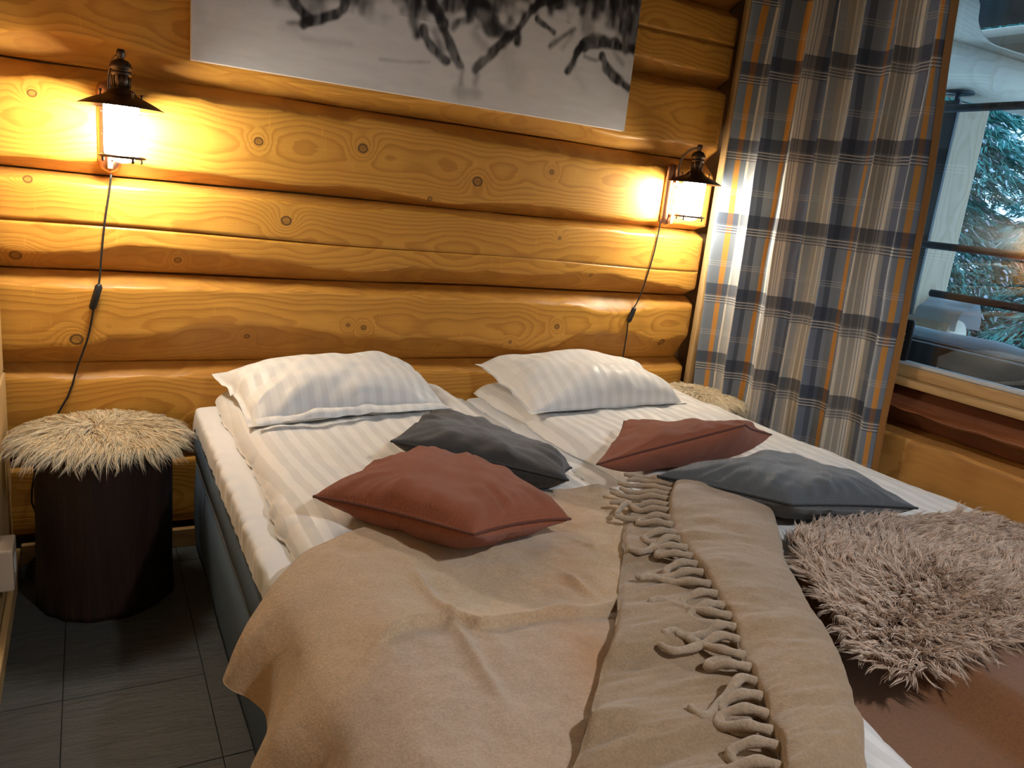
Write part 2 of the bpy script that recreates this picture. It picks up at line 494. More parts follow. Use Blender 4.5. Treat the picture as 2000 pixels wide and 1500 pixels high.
def mk_needles():
    t = NT('spruce_needles'); o = t.obj()
    n = t.noise(o, 3.5, 3)
    c = t.mix(n, (.03, .19, .18), (.08, .26, .20))
    t.bsdf(Base_Color=c, Roughness=.7); return t.m
M_needle = mk_needles()
def mk_plaid():
    t = NT('plaid_curtain')
    uv = t.n('ShaderNodeTexCoord').outputs['UV']
    s = t.n('ShaderNodeSeparateXYZ', {0: uv})
    u, v = s.outputs[0], s.outputs[1]
    BL, OR, CR, TA, GR, NV = (.22, .25, .295), (.66, .30, .07), (.76, .68, .56), (.48, .425, .35), (.36, .36, .355), (.17, .20, .27)
    fu = t.math('FRACT', t.math('DIVIDE', t.math('ADD', u, .29), .42))
    c = t.ramp(fu, [(0, BL), (.13, OR), (.20, BL), (.27, CR), (.30, GR), (.40, TA), (.46, CR), (.475, TA), (.53, CR), (.55, TA), (.62, CR), (.64, GR),
                    (.65, CR), (.67, GR), (.68, CR), (.73, GR), (.80, NV), (.92, (.10, .12, .16))], 'CONSTANT')
    fv = t.math('FRACT', t.math('DIVIDE', t.math('SUBTRACT', v, .63), .2822))
    # fv rises with height: dark band 0..0.17 above the triple pale line just below it
    band = t.ramp(fv, [(0, (1, 1, 1)), (.15, (0, 0, 0)), (.86, (0, 0, 0)), (.87, (.8, .8, .8))], 'CONSTANT')
    c = t.mix(t.math('MULTIPLY', band, .72), c, (.035, .045, .075))
    ln = t.ramp(fv, [(0, (0, 0, 0)), (.40, (0, 0, 0)), (.405, (.4, .4, .4)), (.418, (0, 0, 0)), (.435, (.4, .4, .4)), (.448, (0, 0, 0)), (.465, (.4, .4, .4)), (.478, (0, 0, 0)),
                     (.885, (1, 1, 1)), (.90, (0, 0, 0)), (.922, (1, 1, 1)), (.937, (0, 0, 0)), (.959, (1, 1, 1)), (.974, (0, 0, 0))], 'CONSTANT')
    c = t.mix(t.math('MULTIPLY', ln, .75), c, (.62, .58, .52))
    wa = t.math('MULTIPLY', t.math('SINE', t.math('MULTIPLY', u, 2600.)), t.math('SINE', t.math('MULTIPLY', v, 2600.)))
    b = t.bsdf(Base_Color=c, Roughness=.85, Specular_IOR_Level=.2)
    b.inputs['Sheen Weight'].default_value = .15
    t.t.links.new(t.bump(wa, .1, .001), b.inputs['Normal'])
    # thin cloth: some daylight comes through
    tl = t.n('ShaderNodeBsdfTranslucent', {'Color': c})
    mx = t.n('ShaderNodeMixShader', {0: .10, 1: b.outputs[0], 2: tl.outputs[0]})
    t.t.links.new(mx.outputs[0], t.out.inputs[0])
    return t.m
M_plaid = mk_plaid()
M_hem = fabric('orange_hem', (.42, .19, .05), None, weave=2000., uvs=False)

# ------------------------------------------------------------------ room shell
XW = 2.58          # right wall face
ZC = 2.55          # ceiling
YF = -3.5          # front wall
def hewn_log(x0, x1, z0, z1, bb, tb, seed, mat, parent, axis='x', face=0., nx=130, crack=None, rec=.062, chamf=False, round_=0.):
    """one hewn log; face plane at `face`, body goes back; profile runs from lower joint to upper joint"""
    xs = np.linspace(x0, x1, nx)
    zc = (z0+z1)/2
    wv = lambda k, f, a: a*fbm(xs*f, k*3.1, 0., seed, 3)
    B = np.clip(bb*(1 + wv(1, 3.0, .42) + wv(7, 9., .13)), .012, None); T = np.clip(tb*(1 + wv(2, 3.4, .42) + wv(8, 10., .14)), .010, None)
    zb = z0 + wv(3, 2.0, .004); zt = z1 + wv(4, 2.0, .004)
    rows = []; bev = []
    def row(z, y, w=0.): bev.append(w); rows.append(np.stack([xs, np.broadcast_to(y, xs.shape), np.broadcast_to(z, xs.shape)], -1))
    back = .14
    row(zb+.002, back); row(zb, rec)
    for k in (.15, .4, .7, .9): row(zb + B*k, rec*(1-k)*(1+.35*k), 1.)
    fb = zb + B; ft = zt - T
    row(fb, .0015)
    cr = []
    for k in np.linspace(.06, .94, 12): cr.append(k)
    fy = lambda k: .0012*fbm(xs*5, k*4., 1., seed+5, 2) - round_*(1-(2*k-1)**2)
    if crack is None:
        for k in cr: row(fb*(1-k)+ft*k, fy(k))
    else:
        cz = crack(xs)[0]; cw = crack(xs)[1]
        kc = (cz - fb)/(ft-fb)
        for k in np.linspace(.08, .94, 6): row(fb + (cz-.004-cw-fb)*k, fy(k*.5))
        row(cz-.0005-cw, .0); row(cz-cw*.3-.0002, .001+.02*np.clip(cw/.002, 0, 1)); row(cz+cw*.3+.0002, .001+.02*np.clip(cw/.002, 0, 1)); row(cz+.0005+cw, .0)
        for k in np.linspace(.06, .92, 6): row(cz+.004+cw + (ft-cz-.004-cw)*k, fy(.5+k*.5))
    row(ft, .0015)
    for k in (.1, .35, .65, .88): row(ft + T*k, rec*(k**1.1), 1.)
    row(zt, rec); row(zt-.002, back)
    P = np.array(rows)                     # (profile, nx, 3)
    if chamf:
        d = np.clip(P[..., 0] - (x1-.045), 0, None)
        P[..., 1] += d*1.0
    P[..., 1] += face
    pr = len(rows)
    V = P.transpose(1, 0, 2).reshape(-1, 3)
    F = [grid_faces(nx, pr)]
    capl = np.array([[0, k, k+1] for k in range(1, pr-1)]); capr = np.array([[(nx-1)*pr, (nx-1)*pr+k+1, (nx-1)*pr+k] for k in range(1, pr-1)])
    F.append(np.concatenate([capl, capr]))
    o = np.array([0, 0, zc])
    if axis == 'y':     # map local (along, depth, z) -> world: right wall, face towards -x
        V = np.stack([V[:, 1], V[:, 0], V[:, 2]], -1); F = [f[:, ::-1] for f in F]
    me = mesh_from('log', V - o, F, attrs={'waney': np.tile(np.array(bev), nx)})
    ob = link('log', me, mat, parent, o - np.array(parent_world(parent)))
    return ob

wb = MB().box(-.08, XW+.1, .13, .25, 0, ZC).build('wall_back', M_wall, None, False, origin=(0, 0, 0)); struct(wb, 'hewn pine log wall behind the beds')
def crack1(xs):
    cz = 1.013 - .012*xs + .003*np.sin(xs*5)
    return cz, .0034*np.clip(1.15 - xs/1.45, 0, 1)
def crack2(xs):
    return 1.872 + .012*np.sin(xs*2+1) - .0*xs, .006*sst(1.7, 2.05, xs)
hewn_log(-.05, 2.50, .055, .31, .03, .012, 11, M_log, wb, chamf=True)
hewn_log(-.05, 2.50, .315, .60, .05, .035, 12, M_log, wb, chamf=True)
hewn_log(-.05, 2.50, .605, .874, .080, .046, 13, M_log, wb, chamf=True)
hewn_log(-.05, 2.50, .880, 1.146, .056, .024, 14, M_log, wb, crack=crack1, chamf=True)
hewn_log(-.05, 2.50, 1.149, 1.428, .030, .050, 15, M_log, wb, chamf=True)
hewn_log(-.05, 2.50, 1.433, 1.716, .05, .03, 16, M_log, wb, chamf=True)
hewn_log(-.05, 2.50, 1.720, 2.006, .035, .03, 17, M_log, wb, crack=crack2, chamf=True)
hewn_log(-.05, 2.50, 2.010, 2.29, .035, .03, 18, M_log, wb, chamf=True)
hewn_log(-.05, 2.50, 2.295, 2.55, .035, .02, 19, M_log, wb, chamf=True)
t1 = MB().box(2.492, 2.520, -.012, .02, 0.05, ZC, .004).build('trim_1', M_trimz); struct(t1, 'pale upright corner strip beside the curtain')

# right wall: logs below the window, pieces either side and above
WY0, WY1, WZ0, WZ1 = -.34, -2.35, .775, 2.12
wr = MB().box(XW+.10, XW+.22, YF, .13, 0, WZ0-.03).build('wall_right', M_wall, None, False, origin=(XW+.1, 0, 0)); struct(wr, 'log wall under and around the window')
hewn_log(YF, .02, .02, .30, .05, .04, 31, M_logr, wr, 'y', XW, nx=150)
def crack3(xs): return .47+.0*xs, 0*xs
hewn_log(YF, .02, .305, .595, .05, .02, 32, M_logr, wr, 'y', XW, nx=150)
hewn_log(YF, .02, .60, .735, .05, .05, 33, M_logred, wr, 'y', XW-.005, nx=150, round_=.03)
mb = MB(); mb.box(XW+.1, XW+.22, WY0, .13, WZ0-.03, ZC); part('upper_wall', np.concatenate(mb.V), mb.faces(), M_wall, wr, False)
for (a, b, s) in ((.775, 1.06, 41), (1.065, 1.35, 42), (1.355, 1.64, 43), (1.645, 1.93, 44), (1.935, 2.22, 45), (2.225, 2.55, 46)):
    hewn_log(WY0, .02, a, b, .04, .03, s, M_logr, wr, 'y', XW, nx=24)
    hewn_log(YF, WY1, a, b, .04, .03, s+20, M_logr, wr, 'y', XW, nx=50)
hewn_log(WY1, WY0, WZ1+.02, 2.33, .04, .03, 61, M_logr, wr, 'y', XW, nx=60)
hewn_log(WY1, WY0, 2.335, 2.55, .04, .03, 62, M_logr, wr, 'y', XW, nx=60)
mb = MB(); mb.box(XW+.1, XW+.22, YF, WY1, WZ0-.03, ZC).box(XW+.1, XW+.22, WY1, WY0, WZ1+.02, ZC); part('upper_wall', np.concatenate(mb.V), mb.faces(), M_wall, wr, False)

# left wall: broad planks
wl = MB().box(-.14, -.022, YF, .13, 0, ZC).build('wall_left', M_wall, None, False, origin=(-.02, 0, 0)); struct(wl, 'plank wall at the left edge')
zs = [.06, .245, .43, .60, .785, .97, 1.155, 1.34, 1.525, 1.71, 1.895, 2.08, 2.265, 2.45, 2.55]
for a, b in zip(zs[:-1], zs[1:]):
    d = rng.uniform(-.003, .003)
    m = MB().box(-.024, .0+d, YF, -.03, a+.002, b-.002, .004)
    part('plank', np.concatenate(m.V), m.faces(), M_plank, wl, False)
wf = MB().box(-.14, XW+.22, YF-.12, YF, 0, ZC).build('wall_front', M_front, None, False, origin=(0, YF, 0)); struct(wf)
ce = MB().box(-.14, XW+.22, YF-.12, .25, ZC, ZC+.1).build('ceiling', M_ceil, None, False, origin=(0, 0, ZC)); struct(ce)

mb = MB(); mb.box(XW+.02, XW+.22, .25, 5, -.6, 3.0); mb.box(XW+.02, XW+.22, -8, YF-.12, -.6, 3.0); part('outer_logs', np.concatenate(mb.V), mb.faces(), M_dark, wr, False)
fl = MB().box(-.14, XW+.22, YF-.12, .25, -.12, -.006).build('floor', M_slate_groove, None, False, origin=(0, 0, 0)); struct(fl, 'grey slate tile floor')
tx = [-.166 + .302*i for i in range(0, 10)]; ty = [.20 - .307*i for i in range(0, 13)]
for i in range(len(tx)-1):
    for j in range(len(ty)-1):
        a, b, c, d = max(tx[i], -.02)+.0007, min(tx[i+1], XW+.1)-.0007, max(ty[j+1], YF)+.0007, min(ty[j], .12)-.0007
        if b-a < .02 or d-c < .02: continue
        h = rng.uniform(-.0012, .0006)
        m = MB().box(a, b, c, d, -.008, h, .0011)
        part('tile', np.concatenate(m.V), m.faces(), M_slate, fl, False)
b1 = MB().box(0.016, 2.49, -.014, .012, 0.0, .062, .003).build('baseboard_back', M_trimx, None, False); struct(b1)
b2 = MB().box(0.0, .016, YF, -.014, 0.0, .058, .003).build('baseboard_left', M_trim, None, False); struct(b2)

# ------------------------------------------------------------------ window
win = empty('window_1', (XW, -1.35, .775)); struct(win, 'wide wood window with snowy trees outside')
def wpart(name, boxes, mat, b=.004):
    m = MB()
    for bx in boxes: m.box(*bx, b)
    return m.build(name, mat, win, False)
wpart('window_sill', [(XW-.025, XW+.10, WY1-.05, WY0+.05, .742, .768)], M_trim, .008)
wpart('bottom_rail', [(XW+.005, XW+.05, WY1, WY0, .768, .805)], M_trim)
wpart('glazing_bead', [(XW+.012, XW+.05, WY1, WY0, .805, .818)], plain('sky_glint_bead', (.55, .58, .6), .35))  # pale blue-grey colour stands for sky reflected along the bead
wpart('side_jamb', [(XW-.01, XW+.16, WY0-.06, WY0, .768, WZ1)], M_trimz)
wpart('side_jamb', [(XW-.01, XW+.16, WY1, WY1+.06, .768, WZ1)], M_trimz)
wpart('top_rail', [(XW-.01, XW+.16, WY1, WY0, WZ1-.06, WZ1+.02)], M_trim)
wpart('window_pane', [(XW+.030, XW+.034, WY1+.06, WY0-.06, .815, WZ1-.06)], M_glass, 0)
# outer frame: dark lower board and thin horizontal bars
wpart('outer_board', [(XW+.15, XW+.19, WY1, WY0, .70, .872)], M_dark)
for z, y1 in ((1.641, WY0-.02), (1.2005, WY0-.02), (1.0445, -.874)):
    m = MB().tube(np.array([[XW+.13, WY1, z], [XW+.13, -1.5, z], [XW+.13, y1, z]]), .0125, 10)
    m.build('glazing_bar', M_dark, win)

# ------------------------------------------------------------------ outside the window
g = MB(); n = 60
xx, yy = np.meshgrid(np.linspace(2.95, 18, n), np.linspace(-8, 14, n), indexing='ij')
zz = -.55 + .12*fbm(xx*.5, yy*.5, 0, 3)
part('snow_ground', np.stack([xx, yy, zz], -1).reshape(-1, 3), grid_faces(n, n), M_snow)
sg = bpy.data.objects['snow_ground']; struct(sg, 'snow covered ground outside the window'); sg.name = 'ground'
ledge = MB(); n = 40
ys = np.linspace(-2.5, -.3, n); us = np.linspace(0, math.pi, 9)
V = np.array([[2.83 + .13*(1-math.cos(u))/2*1.0, y, .874 + .028*math.sin(u)*(1+.25*fbm(y*4, u, 0, 4))] for y in ys for u in us])
tag(part('snow_strip', V, grid_faces(n, 9), M_snow), 'strip of snow lying on the ledge right outside the window', 'snow')
lb = MB().box(2.79, 2.99, -2.5, -.3, .80, .876, .004).build('trim_2', M_dark, None, False); struct(lb, 'outer ledge below the window')
# porch rail log
def rough_log(name, p0, p1, r, mat, seed, n=40, k=18, parent=None, flat=0):
    p0, p1 = np.array(p0, float), np.array(p1, float)
    P = p0 + (p1-p0)*np.linspace(0, 1, n)[:, None]
    V, F, c = tube(P, r, k)
    ctr = np.repeat(P, k, 0); d = V-ctr
    s = 1 + .05*fbm(V[:, 0]*6, V[:, 1]*6, V[:, 2]*6, seed)
    return part(name, ctr + d*s[:, None], [F, c], mat, parent)
rl = rough_log('porch_rail', (3.42, 1.2, .86), (3.36, -.60, .835), .072, M_grey, 5)
tag(rl, 'pale round log rail end below the porch post outside', 'log')
n = 30; ys = np.linspace(1.1, -.62, n); us = np.linspace(-.2, math.pi+.2, 11)
V = np.array([[3.40 - .085*math.cos(u), y, .885 + .085*math.sin(u)*(1+.3*fbm(y*3, u*2, 0, 8))] for y in ys for u in us])
part('snow_cap', V, grid_faces(n, 11), M_snow, rl)
pp = empty('porch_post', (3.4, -.33, .9)); tag(pp, 'square timber post with metal jack on top, outside on the porch', 'post')
MB().box(3.30, 3.50, -.432, -.232, .90, 1.765, .006).build('post_shaft', M_greyz, pp, False)
MB().box(3.284, 3.299, -.434, -.225, .90, 1.77, .002).build('shade_panel', M_dark, pp, False)  # added dark sheet standing in for shade on the post's cabin side
MB().lathe([(0, 0), (.05, 0), (.05, .006), (.012, .006), (.012, .042), (0.06, .042), (.06, .049), (0, .049)], (3.36, -.37, 1.765), 20).build('jack', plain('jack_steel', (.05, .05, .055), .4, .8), pp)
bmn = empty('porch_beam', (3.4, -.34, 1.9)); tag(bmn, 'pale carved roof beam of two logs above the porch post', 'beam')
def beam(name, x0, x1, y0, y1, z0, z1, scoop=False):
    xs = np.concatenate([np.linspace(x0, 3.24, 8), np.linspace(3.25, 3.44, 24), np.linspace(3.5, x1, 8)])
    sec = []
    for x in xs:
        zt = z1
        if scoop:
            k = float(np.clip((x-3.25)/.17, 0, 1)); zt = z1 - (z1-z0-.026)*math.sqrt(max(0, 1-(1-k)**2))
        r = .06
        pts = [(y0+r, z0), (y0+r*.3, z0+r*.3), (y0, z0+min(r, (zt-z0)*.4)), (y0, max(zt-r, z0+(zt-z0)*.6)), (y0+r*.5, zt), (y1-r*.5, zt), (y1, max(zt-r, z0+(zt-z0)*.6)), (y1, z0+min(r, (zt-z0)*.4)), (y1-r*.3, z0+r*.3), (y1-r, z0)]
        sec.append([(x, a, b) for a, b in pts])
    V = np.array(sec).reshape(-1, 3); k = 10
    i = np.arange(39)[:, None]*k; j = np.arange(k)[None, :]; j2 = (j+1) % k
    F = np.stack([i+j, i+k+j, i+k+j2, i+j2], -1).reshape(-1, 4)
    cap = np.array([[0, q, q+1] for q in range(1, k-1)] + [[39*k, 39*k+q+1, 39*k+q] for q in range(1, k-1)])
    part(name, V, [F, cap], M_grey, bmn)
beam('lower_log', 2.72, 4.6, -.45, -.20, 1.815, 1.974)
beam('upper_log', 2.72, 4.6, -.45, -.20, 1.978, 2.17, True)
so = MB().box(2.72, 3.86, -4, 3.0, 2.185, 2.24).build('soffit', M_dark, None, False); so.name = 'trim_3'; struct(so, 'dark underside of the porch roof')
ml = MB().box(3.90, 4.14, -4, 3.0, 2.062, 2.20, .05).build('porch_plate', M_grey, None, False); tag(ml, 'bluish log plate running under the porch roof edge', 'beam')

def spruce(x, y, z0, h, rad, seed, label, nbr=150, fine=1.0):
    """trunk, many drooping boughs clothed in short needle blades, snow blades along the upper side of every bough"""
    r_ = np.random.default_rng(seed)
    t = empty('spruce_tree', (x, y, z0)); tag(t, label, 'tree', None)
    MB().tube(np.array([[x, y, z0], [x+.03, y, z0+h*.5], [x, y, z0+h]]), np.array([.11, .07, .01]), 8).build('trunk', M_trunk, t)
    f = r_.uniform(.02, 1, nbr)**.9; a = r_.uniform(0, 2*math.pi, nbr)
    L = rad*(1-f*.93)*r_.uniform(.7, 1.1, nbr); zb = z0 + h*f; sag = r_.uniform(.3, .6, nbr)
    def blades(m, up, lmin, lmax, wmin, wmax, spread, quad):
        b = r_.integers(0, nbr, m); tt = r_.uniform(.12, 1, m)**.75
        ax = np.stack([np.cos(a[b]), np.sin(a[b]), np.zeros(m)], -1); sd = np.stack([-ax[:, 1], ax[:, 0], np.zeros(m)], -1)
        lat = r_.normal(0, spread, m)*(1.2-tt*.8)*L[b]
        P = np.stack([np.full(m, x), np.full(m, y), zb[b]], -1) + ax*(L[b]*tt)[:, None] + sd*lat[:, None]
        P[:, 2] += -L[b]*sag[b]*tt**1.6 + .08*tt**4 - np.abs(lat)*.5 + up + r_.normal(0, .015, m)
        d = ax*r_.uniform(.5, 1, (m, 1)) + sd*(np.sign(lat)*r_.uniform(.2, .9, m))[:, None] + np.stack([0*lat, 0*lat, -r_.uniform(.1, .9, m)], -1)
        d /= np.linalg.norm(d, axis=1)[:, None]
        ln = r_.uniform(lmin, lmax, (m, 1))
        wv = np.cross(d, r_.normal(0, 1, (m, 3)) + ([0, 0, 2.5] if quad else [0, 0, 0])); wv /= np.linalg.norm(wv, axis=1)[:, None]+1e-9
        wv *= r_.uniform(wmin, wmax, (m, 1))
        if quad:
            V = np.stack([P-wv, P+wv, P+d*ln+wv*.5, P+d*ln-wv*.5], 1).reshape(-1, 3); return V, np.arange(4*m).reshape(-1, 4)
        V = np.stack([P-wv, P+wv, P+d*ln], 1).reshape(-1, 3); return V, np.arange(3*m).reshape(-1, 3)
    V, F = blades(int(nbr*150*fine), 0, .05, .13, .005, .012, .22, False)
    o = part('needles', V, F, M_needle, t, True); o['kind'] = 'stuff'
    V, F = blades(int(nbr*30*fine), .018, .025, .075, .004, .012, .20, True)
    o = part('branch_snow', V, F, M_snow, t, True); o['kind'] = 'stuff'
    return t
spruce(6.1, 1.55, -.55, 4.6, 1.5, 1, 'nearest snow laden spruce outside, just right of the porch post', 330, 1.3)
spruce(6.4, .15, -.55, 4.2, 1.35, 2, 'snow laden spruce outside at the right edge of the window view', 330, 1.3)
spruce(8.6, 3.6, -.55, 6.0, 1.9, 3, 'tall snowy spruce standing behind the porch post', 420, 1.2)
spruce(9.2, 1.6, -.55, 6.5, 2.0, 4, 'snowy spruce in the second row between the two nearest ones', 420, 1.2)
spruce(8.8, -.6, -.55, 5.8, 1.9, 5, 'snowy spruce in the second row, farthest to the right', 400, 1.2)
spruce(11.5, 5.2, -.55, 7.5, 2.4, 6, 'distant tall spruce in the back row, farthest left', 420, 1.2)
spruce(12.0, 2.6, -.55, 8.0, 2.4, 7, 'distant tall spruce in the back row, middle', 420, 1.2)
spruce(11.8, .2, -.55, 7.5, 2.4, 8, 'distant tall spruce in the back row, farthest right', 420, 1.2)

# ------------------------------------------------------------------ curtain
cu = empty('curtain', (2.5, -.5, .42)); tag(cu, 'blue, beige and orange plaid curtain hanging in folds beside the window', 'curtain')
nq, nz = 420, 90
q = np.linspace(0, 1, nq)[:, None]; k = np.linspace(0, 1, nz)[None, :]
z = 2.36 - (2.36-.425)*k
wid = .865 + .085*k**1.3
warp = q + .018*np.sin(q*9+1.0) + .008*np.sin(q*23) + .012*fbm(q*3, k*1.5, 0, 91)*(1-k*.5)
nf = 7.15
ph = 2*math.pi*nf*warp
fold = np.sin(ph + .55*np.sin(ph)) + .20*np.sin(2*ph+.8+2*k) + .25*fbm(q*9, k*2.2, 0, 92)
amp = .046 + .010*np.sin(q*5+k*2) - .008*k
topg = sst(.16, .0, k)
fold2 = np.sin(ph*2.0+1)*.5
X = 2.482 + (fold*(1-topg*.5) + fold2*topg*.7)*amp + .012*fbm(q*4, k*3, 0, 93)
Yc = -.028 - q*wid + .014*np.cos(ph)*(1-.3*k)
Zc = z + 0*q - .012*q*k
V = np.stack([X, Yc, Zc], -1)
mid = V[:, nz//2]
u = np.concatenate([[0], np.cumsum(np.linalg.norm(np.diff(mid[:, :2], axis=0), axis=1))])
u = (u-.199)*.42/(1.5*u[-1]/nf) + .199      # rust stripes fall on every third fold front
UV = np.stack([np.broadcast_to(u[:, None], (nq, nz)), np.broadcast_to(z, (nq, nz))], -1).reshape(-1, 2)
part('cloth', V.reshape(-1, 3), grid_faces(nq, nz), M_plaid, cu, True, uv=UV)
V2 = np.stack([V[-5:, :, 0]-.0025, V[-5:, :, 1]-.001, V[-5:, :, 2]], -1)
hemv = np.concatenate([V2, V2[-1:]+np.array([.004, -.002, 0]), V2[-1:]+np.array([.012, .006, 0])], 0)
part('side_hem', hemv.reshape(-1, 3), grid_faces(len(hemv), nz), M_hem, cu, True)
rod = MB().tube(np.array([[2.482, .0, 2.375], [2.482, -1, 2.375], [2.482, -2.5, 2.375]]), .012, 10)
for y in (-.04, -1.3, -2.45): rod.box(2.478, XW+.01, y-.006, y+.006, 2.37, 2.38)
tag(rod.build('curtain_rod', M_dark), 'dark curtain rod above the window carrying the plaid curtain', 'rod')

# ------------------------------------------------------------------ canvas print
pc = empty('canvas_print', (1.22, -.02, 1.475)); tag(pc, 'black and white canvas print of running reindeer legs, hung above the beds', 'picture')
px0, px1, pz0, pz1 = .474, 1.966, 1.487, 2.25
pr = MB().box(px0, px1, -.031, -.006, pz0, pz1, .003); pr.build('stretcher', M_canvas, pc, False)
nx, nz = 620, 316
gx, gz = np.meshgrid(np.linspace(px0+.001, px1-.001, nx), np.linspace(pz0+.001, pz1-.001, nz), indexing='ij')
dark = np.zeros_like(gx)
def cp(x, y):
    p = PY(360 + x/2.2222, y/2.2222, -.029); return np.array([p[0], p[2]])
def stroke(pts, w, d, blur):
    global dark
    P = spline([np.array([*cp(*p), 0]) for p in pts], max(8, len(pts)*6))[:, :2] if len(pts) > 1 else np.array([cp(*pts[0])]*2)
    sc = .00084
    D = np.full_like(gx, 9.)
    lo = P.min(0)-.16; hi = P.max(0)+.16
    sel = (gx > lo[0]) & (gx < hi[0]) & (gz > lo[1]) & (gz < hi[1])
    X_, Z_ = gx[sel], gz[sel]
    dd = np.full(X_.shape, 9.)
    for a, b in zip(P[:-1], P[1:]):
        ab = b-a; t_ = np.clip(((X_-a[0])*ab[0]+(Z_-a[1])*ab[1])/(ab@ab+1e-12), 0, 1)
        dd = np.minimum(dd, np.hypot(X_-a[0]-ab[0]*t_, Z_-a[1]-ab[1]*t_))
    edge = w*.5*sc*(1+.35*vn(X_*40, Z_*40, 0, 5))
    m = d*sst(1, -1, (dd-edge)/(blur*sc))
    m = m*(.85+.15*vn(X_*90, Z_*30, 0, 6))
    cur = dark[sel]; dark[sel] = 1-(1-cur)*(1-m)
S_ = [([(460, -20), (500, 40), (540, 88)], 26, .95, 8), ([(700, -20), (683, 40), (600, 82), (520, 100)], 26, .95, 8), ([(450, 100), (525, 98)], 12, .6, 10),
      ([(560, -10), (600, 30)], 40, .35, 25), ([(742, -10), (728, 50)], 10, .4, 12), ([(430, 120), (480, 130)], 20, .2, 22),
      ([(1015, -10), (992, 60), (1008, 150)], 26, .9, 12), ([(1035, 130), (1075, 210), (1140, 265)], 26, .95, 9), ([(1040, -20), (1100, 50), (1140, 160), (1188, 280)], 30, 1, 8),
      ([(1085, 140), (1120, 215)], 22, .5, 14), ([(1110, 40), (1160, 20), (1230, 10)], 50, .85, 18), ([(1165, 125), (1190, 92), (1245, 82)], 20, .85, 12),
      ([(1235, -20), (1290, 50), (1330, 110)], 66, .97, 14), ([(1330, 105), (1400, 165)], 36, .8, 14), ([(1408, 160), (1340, 225), (1262, 303)], 28, 1, 8),
      ([(1330, 20), (1420, 60)], 40, .3, 25), ([(1400, 155), (1445, 130), (1472, 90), (1540, 18), (1620, -10)], 22, .97, 8), ([(1446, 120), (1440, 185)], 24, .9, 10),
      ([(1380, 130), (1420, 100)], 24, .5, 14), ([(1530, 82), (1602, 140)], 16, .95, 7), ([(1692, 125), (1585, 200)], 14, .75, 10), ([(1680, 150), (1640, 210)], 12, .35, 14),
      ([(1600, -5), (1700, 10)], 20, .4, 20), ([(1755, -20), (1745, 60), (1740, 120)], 50, .55, 25), ([(1800, -20), (1790, 60)], 40, .8, 20), ([(1880, -20), (1920, 70), (1935, 160)], 95, .97, 22), ([(1840, 20), (1860, 90)], 50, .75, 22),
      ([(1740, 190), (1800, 180), (1870, 195)], 44, .97, 10), ([(1722, 190), (1685, 265), (1663, 312)], 22, 1, 8), ([(1880, 200), (1960, 225)], 30, .92, 12),
      ([(1812, 245), (1840, 310), (1925, 385)], 28, .95, 9), ([(1735, 245), (1790, 262), (1815, 235)], 10, .6, 10), ([(1860, 220), (1900, 280)], 14, .4, 14), ([(1700, 330), (1730, 380)], 20, .15, 30),
      ([(520, 168), (610, 180), (720, 192)], 10, .22, 18), ([(850, 258), (950, 268), (1060, 270)], 6, .38, 10), ([(1205, 300), (1200, 365)], 12, .5, 14), ([(1190, 400), (1260, 405)], 34, .32, 24),
      ([(1270, 330), (1260, 360)], 16, .45, 16), ([(1400, 250), (1430, 350)], 60, .16, 40), ([(60, 60), (40, 20)], 30, .2, 30), ([(1260, 150), (1300, 200)], 24, .35, 18), ([(1100, 180), (1120, 240)], 10, .4, 10),
      # bodies higher up, above the photo's upper border
      ([(480, -150), (640, -170), (760, -140)], 190, .85, 60), ([(1030, -160), (1200, -190), (1420, -150)], 230, .9, 60), ([(1650, -130), (1800, -180), (1960, -150)], 250, .92, 60), ([(420, -230), (360, -300)], 60, .7, 40), ([(980, -240), (930, -320)], 60, .8, 40)]
for pts_, w0, d0, b0 in S_: stroke(pts_, w0*1.35, min(1, d0*1.1), b0)
grain = .03*fbm(gx*14, gz*60, 0, 77) + .012*vn(gx*400, gz*400, 0, 78)
lum = np.clip(.72 + .06*sst(1.9, 1.48, gz) + grain, 0, 1)
ink = lum[..., None]*np.array([.985, .965, .965]) * (1-dark[..., None]) + dark[..., None]*np.array([.013, .012, .014])
V = np.stack([gx, np.full_like(gx, -.0322), gz], -1).reshape(-1, 3)
part('print', V, grid_faces(nx, nz), M_print, pc, False, attrs={'ink': ink.reshape(-1, 3)})

